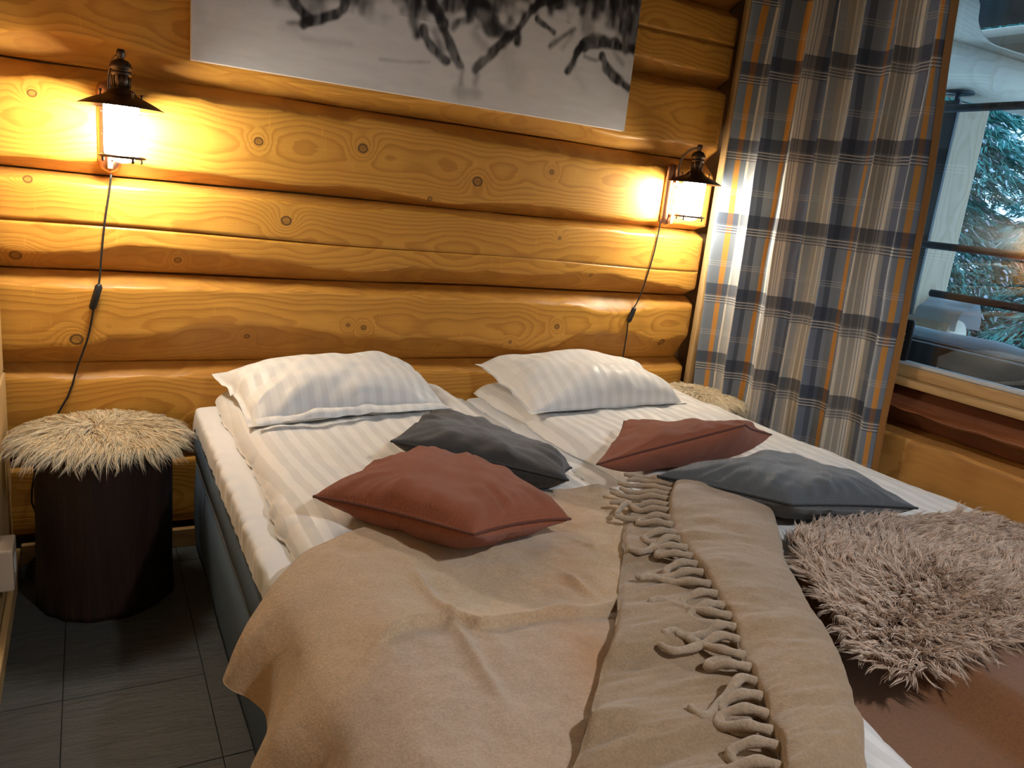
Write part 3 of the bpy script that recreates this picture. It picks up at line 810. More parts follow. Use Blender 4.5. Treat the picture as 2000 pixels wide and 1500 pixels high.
# ------------------------------------------------------------------ beds
BZ = .43
def bed(name, x0, x1, label, seed):
    b = empty(name, ((x0+x1)/2, -1.05, 0)); tag(b, label, 'bed')
    y0, y1 = -2.12, -.04
    # upholstered base with softly bulging sides
    n = 60
    loop = []
    m = 30
    per = [(x0, y) for y in np.linspace(y1, y0, m)] + [(x, y0) for x in np.linspace(x0, x1, 16)[1:]] + [(x1, y) for y in np.linspace(y0, y1, m)[1:]] + [(x, y1) for x in np.linspace(x1, x0, 16)[1:-1]]
    per = np.array(per); c = per.mean(0)
    prof = [(.0, .012), (.0, .03), (.006, .10), (.008, .2), (.004, .285), (-.004, .296), (.004, .308), (.009, .36), (.006, .405), (-.01, .428)]
    rows = []
    nx_, ny_ = (per[:, 0] > x1-1e-6)*1. - (per[:, 0] < x0+1e-6), (per[:, 1] > y1-1e-6)*1. - (per[:, 1] < y0+1e-6)
    for off, z in prof:
        o = off + .003*fbm(per[:, 0]*4+z*5, per[:, 1]*4, z*8, seed)
        rows.append(np.stack([per[:, 0]+nx_*o, per[:, 1]+ny_*o, np.full(len(per), z)], -1))
    R = np.array(rows).transpose(1, 0, 2); k = len(prof); nn = len(per)
    V = R.reshape(-1, 3); F = grid_faces(nn, k, True)
    V = np.vstack([V, [[c[0], c[1], .428]], [[c[0], c[1], .012]]])
    i = np.arange(nn); i2 = (i+1) % nn
    cap = np.concatenate([np.stack([i*k+k-1, i2*k+k-1, np.full(nn, nn*k)], -1), np.stack([i2*k, i*k, np.full(nn, nn*k+1)], -1)])
    part('base', V, [F, cap], M_base, b)
    # piping lines along the side
    for z, off in ((.297, .001), (.425, -.004)):
        P = np.array([[x0-off, y, z] for y in np.linspace(y1, y0, 30)])
        MB().tube(P, .004, 6).build('piping', M_basep, b)
    # topper under a fitted sheet, edge gathered
    nu, nv = 120, 150
    X_ = np.linspace(0, 1, nu)[:, None]; Y_ = np.linspace(0, 1, nv)[None, :]
    a0, a1, c0, c1 = x0-(.012 if x0 < 1 else 0), x1+(.004 if x1 > 2 else 0), y0, y1+.012
    # map rows: from underside edge up over the top to other side
    s = np.linspace(0, 1, nu)
    W = a1-a0; H = .062; rr = .03
    path = []
    for t_ in s:
        L = W + 2*H; d = t_*L
        if d < H: path.append((a0, BZ-.004+d, 0))
        elif d < H+W: path.append((a0+d-H, BZ-.004+H, 1))
        else: path.append((a1, BZ-.004+H-(d-H-W), 0))
    path = np.array(path)
    # round the corners
    def soft(p):
        for _ in range(3):
            p[1:-1, :2] = .25*p[:-2, :2]+.5*p[1:-1, :2]+.25*p[2:, :2]
        return p
    path = soft(path)
    ys = np.linspace(c1, c0, nv)
    V = np.zeros((nu, nv, 3))
    V[..., 0] = path[:, 0:1]; V[..., 1] = ys[None]; V[..., 2] = path[:, 1:2]
    ed = np.minimum(ys-c0, c1-ys)
    V[..., 2] -= (.05*np.clip(1-ed/.04, 0, 1)**2)[None]
    side = 1-sst(0, .05, np.minimum(np.abs(V[..., 0]-a0), np.abs(V[..., 0]-a1)))
    gath = fbm(ys[None]*55, V[..., 2]*6, 0, seed+3, 2)
    V[..., 0] += side*gath*.004*np.sign(V[..., 0]-(x0+x1)/2)
    V[..., 2] += side*gath*.003 + .003*fbm(V[..., 0]*8, V[..., 1]*8, 0, seed+4)
    part('fitted_sheet', V.reshape(-1, 3), grid_faces(nu, nv, flip=True), M_sheet, b)
    MB().box(a0+.03, a1-.03, c0+.02, c1-.03, BZ-.003, BZ+.045, .01).build('topper', M_sheet, b, False)
    for (lx, ly) in ((x0+.08, y0+.08), (x0+.08, y1-.08), (x1-.08, y0+.08), (x1-.08, y1-.08)):
        MB().lathe([(0, 0), (.025, 0), (.025, .014), (0, .014)], (lx, ly, 0), 12).build('leg', M_black, b)
    return b
bed('bed', .497, 1.395, 'blue-grey upholstered box bed on the left, next to the fur-topped log stool', 3)
bed('bed', 1.402, 2.30, 'blue-grey upholstered box bed on the right, under the rust and grey cushions', 4)

ZT = .548
def duvet(x0f, x1f, y0, y1, zt, seed, label, uoff=0.):
    nu, nv = 150, 240
    t_ = np.linspace(-1, 1, nu)[:, None]; ys = np.linspace(y1, y0, nv)[None, :]
    xa, xb = x0f(ys), x1f(ys)
    xc, hw = (xa+xb)/2, (xb-xa)/2
    # concentrate samples near the edges
    tt = np.sign(t_)*(1-(1-np.abs(t_))**1.35)
    X_ = xc + hw*tt
    X_ = X_ + (1-np.abs(tt))*0
    de = hw*(1-np.abs(tt)); dh = np.minimum(y1-ys, ys-y0)
    prof = lambda d, r: np.sqrt(np.clip(1-(1-np.clip(d/r, 0, 1))**2, 0, 1))
    low = .494
    hgt = (zt-low)*prof(de, .075)*np.clip(prof(dh, .05), 0, 1)
    Z_ = low + hgt
    Y_ = np.broadcast_to(ys, X_.shape)
    m = sst(.0, .1, de)
    Z_ = Z_ + m*(.006*fbm(X_*6, Y_*4, 0, seed) + .0035*fbm(X_*16+Y_*8, Y_*14, 0, seed+1) + .003*vn(X_*28, Y_*5, 0, seed+2)*sst(-.9, -.2, -np.abs(Y_+.6)))
    X_ = X_ + (1-m)*(.010*fbm(Y_*5, 0, 0, seed+7) + .004*fbm(Y_*22, 0, 0, seed+8))*np.sign(tt)
    top = np.stack([X_, Y_, Z_], -1)
    bot = np.stack([X_*.99+xc*.01, Y_, np.full_like(X_, low-.004)], -1)
    V = np.concatenate([top.reshape(-1, 3), bot.reshape(-1, 3)])
    F1 = grid_faces(nu, nv, flip=True); F2 = grid_faces(nu, nv, off=nu*nv)
    u = (X_ - xc*0) + .02*vn(Y_*2, 0, 0, seed+5)
    UV = np.stack([u, Y_], -1).reshape(-1, 2); UV = np.vstack([UV, UV])
    rim = np.concatenate([np.arange(nv), np.arange(1, nu)*nv+nv-1, (nu-1)*nv+np.arange(nv-2, -1, -1), np.arange(nu-2, 0, -1)*nv])
    r2 = np.roll(rim, -1)
    F3 = np.stack([rim, r2, r2+nu*nv, rim+nu*nv], -1)
    o = part('duvet', V, [F1, F2, F3], M_satin, None, True, uv=UV, origin=(float(xc.mean()), (y0+y1)/2, low))
    tag(o, label, 'duvet'); return o
duvet(lambda y: .548+0*y-.012*sst(-.9, -2, y), lambda y: 1.318-.02*sst(-.3, -1.5, y)-.10*sst(-1.45, -2.1, y)+.012*np.sin(y*4), -2.08, -.03, ZT, 21, 'white striped duvet on the left bed, partly under the beige blanket')
duvet(lambda y: 1.452+.012*np.sin(y*5)+.0*y, lambda y: 2.285-.0*y+.01*np.sin(y*3), -2.08, -.03, .545, 25, 'white striped duvet on the right bed, under the cushions and sheepskin')

# ------------------------------------------------------------------ pillows and cushions
def cushion(name, A, B, C, D, Tt, Tb, mat, label, cat, group=None, pinch=.07, flange=0., wr=.004, seed=0, n=72, sag=0., pip=None, zmin=None, size=(.42, .42), pw=2.2, ex=.44, edgewave=.0):
    A, B, C, D = [np.asarray(p, float) for p in (A, B, C, D)]
    l = np.linspace(-1, 1, n); l = np.sin(l*math.pi/2*.92)/math.sin(math.pi/2*.92)
    u, v = np.meshgrid(l, l, indexing='ij')
    u2 = u*(1-pinch*(1-v*v)*np.abs(u)**2.5); v2 = v*(1-pinch*(1-u*u)*np.abs(v)**2.5)
    w = lambda a, b, c, d, s, t: (a*((1-s)*(1-t))[..., None]+b*((1+s)*(1-t))[..., None]+c*((1+s)*(1+t))[..., None]+d*((1-s)*(1+t))[..., None])/4
    base = w(A, B, C, D, u2, v2)
    nrm = np.cross(B-A, D-A) + np.cross(D-C, B-C); nrm /= np.linalg.norm(nrm)
    if nrm[2] < 0: nrm = -nrm
    e = 1-flange
    uu, vv = np.clip(np.abs(u)/e, 0, 1), np.clip(np.abs(v)/e, 0, 1)
    h = ((1-uu**pw)*(1-vv**pw))**ex
    r = np.maximum(np.abs(u), np.abs(v)); ang = np.arctan2(v, u)
    em = sst(.35, .85, r)*(1-sst(.95, 1., r))
    rad = fbm(np.cos(ang)*3.0, np.sin(ang)*3.0, r*1.2, seed, 2)
    rid = 1-np.abs(vn(np.cos(ang)*4.5, np.sin(ang)*4.5, r*1.1, seed+9))*2
    soft = fbm(u*1.7, v*1.7, 0, seed+3, 3) + .5*fbm(u*4+v*2, v*1.2, 0, seed+4, 2)
    dz = wr*(1.3*em*rad + .8*em*np.clip(rid, 0, 1)) + wr*1.2*soft*h
    edge = edgewave*fbm(np.cos(ang)*5, np.sin(ang)*5, 0, seed+21, 2)*sst(.8, 1, r)
    top = base + nrm*(Tt*h + dz*np.clip(h*3, 0, 1) + edge)[..., None]
    bot = base + nrm*(-Tb*h + .6*dz*np.clip(h*3, 0, 1) + edge)[..., None]
    top[..., 2] -= sag*(u*u*v*v); bot[..., 2] -= sag*(u*u*v*v)
    if zmin is not None:
        zf = zmin(bot[..., 0], bot[..., 1]) if callable(zmin) else zmin
        bot[..., 2] = np.maximum(bot[..., 2], zf); top[..., 2] = np.maximum(top[..., 2], zf + .002)
    V = np.concatenate([top.reshape(-1, 3), bot.reshape(-1, 3)])
    F = np.concatenate([grid_faces(n, n), grid_faces(n, n, off=n*n, flip=True)])
    rim = np.concatenate([np.arange(n), np.arange(1, n)*n+n-1, (n-1)*n+np.arange(n-2, -1, -1), np.arange(n-2, 0, -1)*n])
    r2 = np.roll(rim, -1)
    F3 = np.stack([rim, rim+n*n, r2+n*n, r2], -1)
    UV = np.stack([u*size[0]/2, v*size[1]/2], -1).reshape(-1, 2); UV = np.vstack([UV, UV])
    # orient: check that top faces point along the normal
    f0 = F[n*(n//2)+n//2]; p = V[f0]
    if np.dot(np.cross(p[1]-p[0], p[2]-p[0]), nrm) < 0:
        F = F[:, ::-1]; F3 = F3[:, ::-1]
    org = V.mean(0); org[2] = V[:, 2].min()
    root = empty(name, org); tag(root, label, cat, group)
    part('cover', V, [F, F3], mat, root, True, uv=UV)
    if pip is not None:
        P = (top.reshape(-1, 3)[rim]+bot.reshape(-1, 3)[rim])/2
        P = np.vstack([P, P[:1]])
        MB().tube(P, .0028, 6, cap=False).build('seam_piping', pip, root)
    return root

def pillow_flap(root, D, C, mat, seed, dy=.03, h=.022):
    n = 70; t_ = np.linspace(0, 1, n)
    D, C = np.asarray(D, float), np.asarray(C, float)
    P = D[None]*(1-t_)[:, None]+C[None]*t_[:, None]
    lift = .012+h*np.sin(np.pi*t_)**.6*(1+.5*fbm(t_*7, 0, 0, seed))
    rows = []
    for k, (dz, d) in enumerate(((.55, .020), (.62, .004), (.42, -.010), (.16, -.016))):
        rows.append(P + np.stack([0*t_, dy*.0 + d + .006*fbm(t_*9, k*.3, 0, seed+1), lift*dz + .002*fbm(t_*14, k, 0, seed+2)], -1))
    V = np.array(rows).reshape(-1, 3)
    uv = np.stack([np.tile(t_*.66, 4), np.zeros(4*n)], -1)
    V2 = np.vstack([V, V + [0, .002, -.002]]); F = grid_faces(4, n)
    part('opening_flap', V2, np.concatenate([F, F[:, ::-1] + 4*n]), mat, root, True, uv=np.vstack([uv, uv]))
zb_l = lambda x, y: np.where(x < 1.335, ZT+.004, np.where(x < 1.43, .51, .549))
# pillows: A back-left, B back-right, C front-right, D front-left
p_l = cushion('pillow', (.535, -.055, .590), (1.185, -.055, .598), PZ(884, 797, .553), PZ(484, 835, .553), .112, .045, M_satinp,
        'white striped pillow on the left bed, nearest the lit left lamp', 'pillow', 'white bed pillows', pinch=.05, flange=.05, wr=.010, seed=31, n=90, zmin=zb_l, size=(.66, .46), ex=.5, edgewave=.008)
cushion('pillow', (1.428, -.055, .612), (2.11, -.055, .600), PZ(1342, 786, .553), PZ(1037, 810, .553), .105, .045, M_satinp,
        'white striped pillow on the right bed, next to the plaid curtain', 'pillow', 'white bed pillows', pinch=.05, flange=.04, wr=.008, seed=37, n=90, zmin=zb_l, size=(.66, .46), ex=.5, edgewave=.006)

ZB = ZT + .012       # top of the blanket
zc_l = lambda x, y: np.where(y > -1.08, zb_l(x, y)+.002, np.where(x < 1.33, ZB+.006, .556))
L, N_, R_ = PZ(612, 970, .60), PZ(925, 1044, .645), PZ(1114, 1014, .60)
cushion('cushion', L, N_, R_, (.93, -.86, .60), .066, .075, M_brown, 'rust brown cushion on the left bed, lying half on the beige blanket', 'cushion', 'small square cushions', pinch=.08, wr=.007, seed=41, pip=M_pipb, zmin=zc_l)
cushion('cushion', PZ(764, 862, .615), PZ(1110, 938, .615), PZ(1116, 914, .56), (1.055, -.56, .60), .052, .07, M_char, 'charcoal cushion on the left bed, behind the rust brown one', 'cushion', 'small square cushions', pinch=.07, wr=.007, seed=43, pip=M_pipg, zmin=zc_l)
cushion('cushion', PZ(1166, 907, .605), PZ(1456, 830, .685), PZ(1507, 849, .61), (1.60, -.74, .60), .036, .08, M_brown, 'rust brown cushion on the right bed, leaning behind the grey one', 'cushion', 'small square cushions', pinch=.06, wr=.007, seed=45, pip=M_pipb, zmin=zc_l)
cushion('cushion', PZ(1284, 930, .615), PZ(1545, 986, .63), PZ(1792, 993, .605), (1.83, -1.13, .61), .058, .065, M_gray, 'slate grey cushion on the right bed, above the sheepskin', 'cushion', 'small square cushions', pinch=.07, wr=.007, seed=47, pip=M_pipg, zmin=lambda x, y: 0*x+.558)

pillow_flap(p_l, PZ(500, 828, .566), PZ(870, 795, .562), M_satinp, 33)
# ------------------------------------------------------------------ beige blanket over the left bed
def polydist(P, X_, Y_):
    dd = np.full(np.shape(X_), 9.); sgn = np.zeros(np.shape(X_))
    for a, b in zip(P[:-1], P[1:]):
        ab = b-a; t_ = np.clip(((X_-a[0])*ab[0]+(Y_-a[1])*ab[1])/(ab@ab+1e-12), 0, 1)
        dx, dy = X_-a[0]-ab[0]*t_, Y_-a[1]-ab[1]*t_
        d = np.hypot(dx, dy); c = ab[0]*dy-ab[1]*dx
        sgn = np.where(d < dd, np.sign(c), sgn); dd = np.minimum(dd, d)
    return dd, sgn
fold_line = np.array([PZ(*p, ZB)[:2] for p in [(560, 1500), (600, 1405), (650, 1340), (750, 1252), (800, 1228), (870, 1211), (905, 1216), (935, 1228), (1000, 1218), (1060, 1213), (1130, 1203), (1190, 1187), (1230, 1170)]])
creases = [([(795, 1095), (815, 1130), (850, 1175), (880, 1212), (905, 1250), (950, 1320), (1005, 1400)], .007), ([(650, 1345), (690, 1385), (760, 1435)], .005), ([(1080, 1110), (1130, 1150), (1185, 1190)], .008), ([(735, 1170), (742, 1225)], .004), ([(1090, 1040), (1160, 1075), (1210, 1060)], .006)]
na, nb = 320, 300
a = np.linspace(0, 1, na)
# path across the bed: right edge -> over the top -> round the left edge -> hanging hem
path = np.array([[1.37, .520], [1.345, .540], [1.31, ZB-.002], [1.2, ZB], [.9, ZB], [.66, ZB], [.575, ZB-.002], [.525, ZB-.018], [.488, .518], [.462, .480], [.446, .45], [.436, .42], [.428, .395], [.422, .375]])
P3 = spline(np.c_[path, np.zeros(len(path))], 900)[:, :2]
sl = np.concatenate([[0], np.cumsum(np.linalg.norm(np.diff(P3, axis=0), axis=1))]); sl /= sl[-1]
px_ = np.interp(a, sl, P3[:, 0]); pz_ = np.interp(a, sl, P3[:, 1])
hang = sst(.80, 1.0, a)
y0a = np.interp(px_, [.42, .46, .54, .70, .9, 1.17, 1.37], [-1.285, -1.265, -1.215, -1.16, -1.12, -1.08, -1.10]) + .006*fbm(a*9, 0, 0, 51)
b = np.linspace(0, 1, nb)
X_ = np.repeat(px_[:, None], nb, 1); Z_ = np.repeat(pz_[:, None], nb, 1)
Y_ = y0a[:, None] + (-2.10-y0a[:, None])*b[None]
X_ = np.where(X_ > .8, .8 + (X_-.8)*(1-.52*sst(-1.15, -1.75, Y_)), X_)
hg = np.repeat(hang[:, None], nb, 1)
topm = sst(.53, .62, X_)*(1-sst(1.27, 1.34, X_))
# folds in the hanging side
fw = np.sin((Y_+1.28)*26+1.6+.8*np.sin(Y_*7))
X_ = X_ - hg*(.004 + .024*fw*sst(-1.27, -1.36, Y_)) + hg*.004*fbm(Y_*14, Z_*8, 0, 52)
X_ = X_ + hg*(-.022)*np.exp(-((Y_+1.29)/.05)**2)
Z_ = Z_ - hg*(.02*np.sin((Y_+1.28)*6))*0
d, sg_ = polydist(fold_line, X_, Y_)
side_ = np.where(sg_ < 0, 1, 0)
front = (polydist(fold_line, X_, Y_)[1])
# the tan layer lies folded over the grey one: its rolled edge stands a little proud
ds = np.where(front < 0, -d, d)
Z_ = Z_ + topm*(.010*sst(-.008, .002, ds)*np.exp(-np.clip(ds, 0, 1)/.12) + .006*np.exp(-((ds-.004)/.009)**2))
for pts, hh in creases:
    cl = np.array([PZ(*p, ZB)[:2] for p in pts]); dc, _ = polydist(cl, X_, Y_); hh = hh*sst(.0, .09, np.minimum(np.hypot(X_-cl[0, 0], Y_-cl[0, 1]), np.hypot(X_-cl[-1, 0], Y_-cl[-1, 1])))
    Z_ = Z_ + topm*hh*(np.exp(-(dc/.009)**2) - .35*np.exp(-((dc-.022)/.014)**2))
rl_ = fbm(X_*9+Y_*5, Y_*13-X_*6, 0, 56)
Z_ = Z_ + topm*(.008*fbm(X_*5, Y_*5, 0, 53)+.0032*fbm(X_*16, Y_*16, 0, 54)+.007*np.clip(rl_, -.2, 1)*sst(.85, .55, X_)) + (1-topm)*.002*fbm(X_*18, Y_*18, 0, 55)
Z_ = np.where(topm > .3, np.maximum(Z_, ZT+.0035), Z_)
top = np.stack([X_, Y_, Z_], -1)
nrm = np.cross(np.gradient(top, axis=0), np.gradient(top, axis=1)); nrm /= np.linalg.norm(nrm, axis=2)[..., None]+1e-9
if nrm[na//3, nb//2, 2] < 0: nrm = -nrm
bot = top - nrm*.006
gry = sst(-.02, .05, np.where(front < 0, d, -d))
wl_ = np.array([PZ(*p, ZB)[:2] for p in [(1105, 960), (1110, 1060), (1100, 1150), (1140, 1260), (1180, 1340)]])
wrm = np.exp(-(polydist(wl_, X_, Y_)[0]/.05)**2)*(.75+.3*fbm(X_*9, Y_*9, 0, 57))  # soft rust tint fading out from a line down the blanket
V = np.concatenate([top.reshape(-1, 3), bot.reshape(-1, 3)])
rim = np.concatenate([np.arange(nb), np.arange(1, na)*nb+nb-1, (na-1)*nb+np.arange(nb-2, -1, -1), np.arange(na-2, 0, -1)*nb]); r2 = np.roll(rim, -1)
F1 = grid_faces(na, nb); F2 = grid_faces(na, nb, off=na*nb, flip=True); F3 = np.stack([rim, rim+na*nb, r2+na*nb, r2], -1)
bl = part('blanket', V, [F1, F2, F3], M_blank, None, True, origin=(.9, -1.5, ZB), attrs={'grey_check': np.tile(gry.ravel(), 2), 'rust_band': np.tile(np.clip(wrm, 0, 1).ravel(), 2)})
tag(bl, 'beige wool blanket spread over the foot of the left bed, corner hanging down the side', 'blanket')

# brown fleece over the foot of the right bed, falling over the foot end
nu, nv = 90, 110
xs = np.linspace(1.10, 2.30, nu)[:, None]
fp = spline([(-1.58, .5575, 0), (-1.8, .5575, 0), (-2.0, .557, 0), (-2.08, .545, 0), (-2.125, .51, 0), (-2.15, .45, 0), (-2.16, .35, 0), (-2.165, .22, 0)], nv)
yy, zz = fp[None, :, 0], fp[None, :, 1]
X_ = xs + 0*yy; Y_ = yy + .03*np.sin(xs*6)*sst(-2.0, -1.6, yy) + 0*xs
tp = sst(.50, .55, zz)
Z_ = zz + tp*(.006*fbm(X_*4, Y_*4, 0, 61)+.004) - .053*sst(1.46, 1.37, X_)*tp - .05*sst(2.24, 2.30, X_)*tp
Y_ = Y_ - (1-tp)*(.008 + .012*np.sin(X_*22)*sst(.5, .25, zz))
top = np.stack([X_, Y_, Z_], -1); bot = top + np.array([0, .004, -.006])
V = np.concatenate([top.reshape(-1, 3), bot.reshape(-1, 3)])
rim = np.concatenate([np.arange(nv), np.arange(1, nu)*nv+nv-1, (nu-1)*nv+np.arange(nv-2, -1, -1), np.arange(nu-2, 0, -1)*nv]); r2 = np.roll(rim, -1)
o = part('bedspread', V, [grid_faces(nu, nv, flip=True), grid_faces(nu, nv, off=nu*nv), np.stack([rim, r2, r2+nu*nv, rim+nu*nv], -1)], M_spread, None, True, origin=(1.85, -1.8, .55))
tag(o, 'smooth brown fleece spread over the foot of the right bed under the sheepskin', 'blanket')

# ------------------------------------------------------------------ fringed throw
th = empty('fringed_throw', (1.2, -1.5, .56)); tag(th, 'oat wool throw folded double with a long curly fringe, laid between the beds', 'throw')
def strip(leftpts, rightpts, zl, zr, bulge, name, seed, wrk, nu=70, nv=240, roll=.0, thick=.007):
    Lc = spline([PZ(x, y, zl) for x, y in leftpts], nv); Rc = spline([PZ(x, y, zr) for x, y in rightpts], nv)
    t_ = np.linspace(0, 1, nu)[:, None, None]
    P = Lc[None]*(1-t_)+Rc[None]*t_
    t2 = t_[..., 0]; w = np.linspace(0, 1, nv)[None]
    lift = bulge*np.sqrt(np.clip(4*t2*(1-t2), 0, 1))
    # wrinkles run across the strip, strongest at the left edge
    sv = w*np.linalg.norm(np.diff(Lc, axis=0), axis=1).sum()
    wr_ = fbm(sv*22+t2*1.5, t2*1.6, 0, seed, 3)
    wr2 = np.clip(fbm(sv*9+t2, t2*1.2, 0, seed+2, 2), -1, 1)
    P[..., 2] += lift + wrk*(wr_*(1-.65*t2) + 1.1*wr2*(1-.4*t2))*sst(0, .03, t2+.01)
    e = np.array([-.02*0, 0, 0])
    P[..., 0] += .004*fbm(sv*14, t2*2, 0, seed+4)
    P[..., 2] = np.maximum(P[..., 2], ZB+.012)
    # round the long edges down
    P[..., 2] -= .007*(1-sst(0, .035, t2)) + .022*sst(.93, 1, t2)*(1 if roll else .3)
    top = P; bot = P - [0, 0, thick]
    V = np.concatenate([top.reshape(-1, 3), bot.reshape(-1, 3)])
    rim = np.concatenate([np.arange(nv), np.arange(1, nu)*nv+nv-1, (nu-1)*nv+np.arange(nv-2, -1, -1), np.arange(nu-2, 0, -1)*nv]); r2 = np.roll(rim, -1)
    F1, F2, F3 = grid_faces(nu, nv), grid_faces(nu, nv, off=nu*nv, flip=True), np.stack([rim, rim+nu*nv, r2+nu*nv, r2], -1)
    f = F1[len(F1)//2]; p = V[f]
    if np.cross(p[1]-p[0], p[2]-p[0])[2] < 0: F1, F2, F3 = F1[:, ::-1], F2[:, ::-1], F3[:, ::-1]
    part(name, V, [F1, F2, F3], M_throw, th, True)
    return top
left_lo = [(1262, 935), (1228, 985), (1217, 1060), (1205, 1190), (1168, 1330), (1118, 1490), (1075, 1620)]
mid_lo = [(1420, 950), (1470, 1010), (1500, 1100), (1540, 1200), (1590, 1320), (1620, 1480), (1640, 1620)]
strip(left_lo, mid_lo, ZB+.019, ZB+.012, .008, 'under_layer', 71, .0095)
left_up = [(1318, 930), (1304, 985), (1312, 1030), (1345, 1075), (1385, 1130), (1425, 1200), (1448, 1270), (1480, 1345), (1508, 1420), (1525, 1500), (1545, 1620)]
right_up = [(1490, 975), (1528, 1030), (1541, 1080), (1556, 1125), (1592, 1190), (1628, 1250), (1655, 1310), (1677, 1370), (1690, 1430), (1700, 1500), (1710, 1620)]
up = strip(left_up, right_up, ZB+.044, ZB+.030, .022, 'upper_layer', 75, .007, roll=1)
# fringe: each tassel a twisted cord leaving the upper layer's left edge
edge = up[0]; ne = len(edge)
seg = np.linalg.norm(np.diff(edge, axis=0), axis=1); cum = np.concatenate([[0], np.cumsum(seg)])
nfr = 29
for i in range(nfr):
    f = (i+.4)/nfr
    f = f**1.0
    s0 = f*cum[-1]*.93
    j = min(np.searchsorted(cum, s0), ne-2)
    p0 = edge[j]; tg = edge[min(j+2, ne-1)]-edge[max(j-2, 0)]; tg /= np.linalg.norm(tg)
    out = np.array([tg[1], -tg[0], 0]); out /= np.linalg.norm(out)
    if out[0] > 0: out = -out
    rr = np.random.default_rng(300+i)
    Lf = rr.uniform(.085, .125)
    flr = ZB+.030
    if f < .23:    # straight cords lying over the gap
        Lf = rr.uniform(.10, .135)
        pts = [p0-out*.012, p0+out*Lf*.25+[0, 0, .003], p0+out*Lf*.55+tg*rr.normal(0, .008), p0+out*Lf*.8+tg*rr.normal(0, .014), p0+out*Lf+tg*rr.normal(0, .02)]
        pts = np.array(pts); pts[2:, 2] = np.maximum(pts[2:, 2]-[.012, .024, .03], flr)
    elif rr.uniform() < .62:     # curled under itself
        c = rr.uniform(.016, .026)
        sgn = rr.choice([-1, 1]); td = tg*sgn
        pts = [p0-out*.012, p0+out*.012+[0, 0, .006], p0+out*.032+[0, 0, .006]+td*.004, p0+out*(.034+c)+td*c*.6-[0, 0, .006], p0+out*(.030+c)+td*c*1.3-[0, 0, .014], p0+out*.030+td*c*1.5-[0, 0, .016], p0+out*.012+td*c*1.1-[0, 0, .016]]
        pts = np.array(pts); pts[:, 2] = np.maximum(pts[:, 2], flr)
    else:
        sw = rr.normal(0, .018)
        pts = [p0-out*.012, p0+out*Lf*.2+[0, 0, .006], p0+out*Lf*.5+tg*sw, p0+out*Lf*.8+tg*sw*2.0, p0+out*Lf+tg*sw*1.6]
        pts = np.array(pts); pts[2:, 2] = np.maximum(pts[2:, 2]-[.008, .022, .028], flr)
    C = spline(pts, 30)
    rad = .0076*(1-.25*np.linspace(0, 1, 30)) * (1+.12*np.sin(np.linspace(0, 26, 30)))
    rad[-1] *= .4
    MB().tube(C, rad, 8).build('fringe', M_fringe, th)

# ------------------------------------------------------------------ fur
def locks(roots, dirs, length, width, droop, curl, seed, K=6, clump=5, crad=.006, zfloor=None):
    r_ = np.random.default_rng(seed)
    n = len(roots)
    R = np.repeat(roots, clump, 0); D = np.repeat(dirs, clump, 0); Ln = np.repeat(length, clump)*r_.uniform(.7, 1.1, n*clump)
    off = r_.normal(0, crad, (n*clump, 3)); off[:, 2] *= .4
    N = n*clump
    t_ = np.linspace(0, 1, K)
    sd = np.cross(D, [0, 0, 1.]); sd /= np.linalg.norm(sd, axis=1)[:, None]+1e-9
    phs = np.repeat(r_.uniform(0, 6.28, n), clump); cw = np.repeat(r_.uniform(.6, 1.4, n), clump)
    P = np.zeros((N, K, 3))
    for k, tt in enumerate(t_):
        P[:, k] = R + off*(1-.75*tt) + D*(Ln*tt)[:, None] + sd*(curl*Ln*np.sin(phs+tt*5*cw)*tt)[:, None]
        P[:, k, 2] += -droop*Ln*tt**2 + curl*.6*Ln*np.cos(phs+tt*5*cw)*tt
    if zfloor is not None: P[..., 2] = np.maximum(P[..., 2], zfloor(P[..., 0], P[..., 1]))
    T = np.gradient(P, axis=1); T /= np.linalg.norm(T, axis=2)[..., None]+1e-9
    A = np.cross(T, r_.normal(0, 1, (N, 1, 3))); A /= np.linalg.norm(A, axis=2)[..., None]+1e-9
    B = np.cross(T, A)
    wd = (width*r_.uniform(.6, 1.3, N))[:, None]*(1-t_**2*.92)[None]
    V = np.zeros((N, K, 3, 3))
    for q in range(3):
        an = q*2.0944
        V[:, :, q] = P + (A*math.cos(an)+B*math.sin(an))*wd[..., None]
    V = V.reshape(-1, 3)
    base = (np.arange(N)*K*3)[:, None, None]; kk = (np.arange(K-1)*3)[None, :, None]; qq = np.arange(3)[None, None]; q2 = (qq+1) % 3
    F = np.stack(np.broadcast_arrays(base+kk+qq, base+kk+q2, base+kk+3+q2, base+kk+3+qq), -1).reshape(-1, 4)
    tip = np.broadcast_to(t_[None, :, None], (N, K, 3)).ravel()
    sh = np.broadcast_to(np.repeat(r_.uniform(0, 1, n), clump)[:, None, None], (N, K, 3)).ravel()
    return V, F, tip, sh

# sheepskin on the right bed
outl = np.array([PZ(*p, .572)[:2] for p in [(1545, 1050), (1640, 1030), (1790, 1012), (1880, 1010), (1960, 1030), (2040, 1075), (2060, 1150), (2005, 1228), (1880, 1270), (1755, 1312), (1690, 1275), (1640, 1200), (1590, 1125)]])
ctr = outl.mean(0)
ol = spline(np.c_[np.vstack([outl, outl[:1]]), np.zeros(len(outl)+1)], 120)[:-1, :2]
def inpoly(pts, poly):
    x, y = pts[:, 0], pts[:, 1]; c = np.zeros(len(pts), bool)
    for (x0, y0), (x1, y1) in zip(poly, np.roll(poly, -1, 0)):
        cond = ((y0 > y) != (y1 > y)) & (x < (x1-x0)*(y-y0)/(y1-y0+1e-12)+x0)
        c ^= cond
    return c
sk = empty('sheepskin', (ctr[0], ctr[1], .56)); tag(sk, 'shaggy brown-grey sheepskin lying on the foot of the right bed', 'sheepskin')
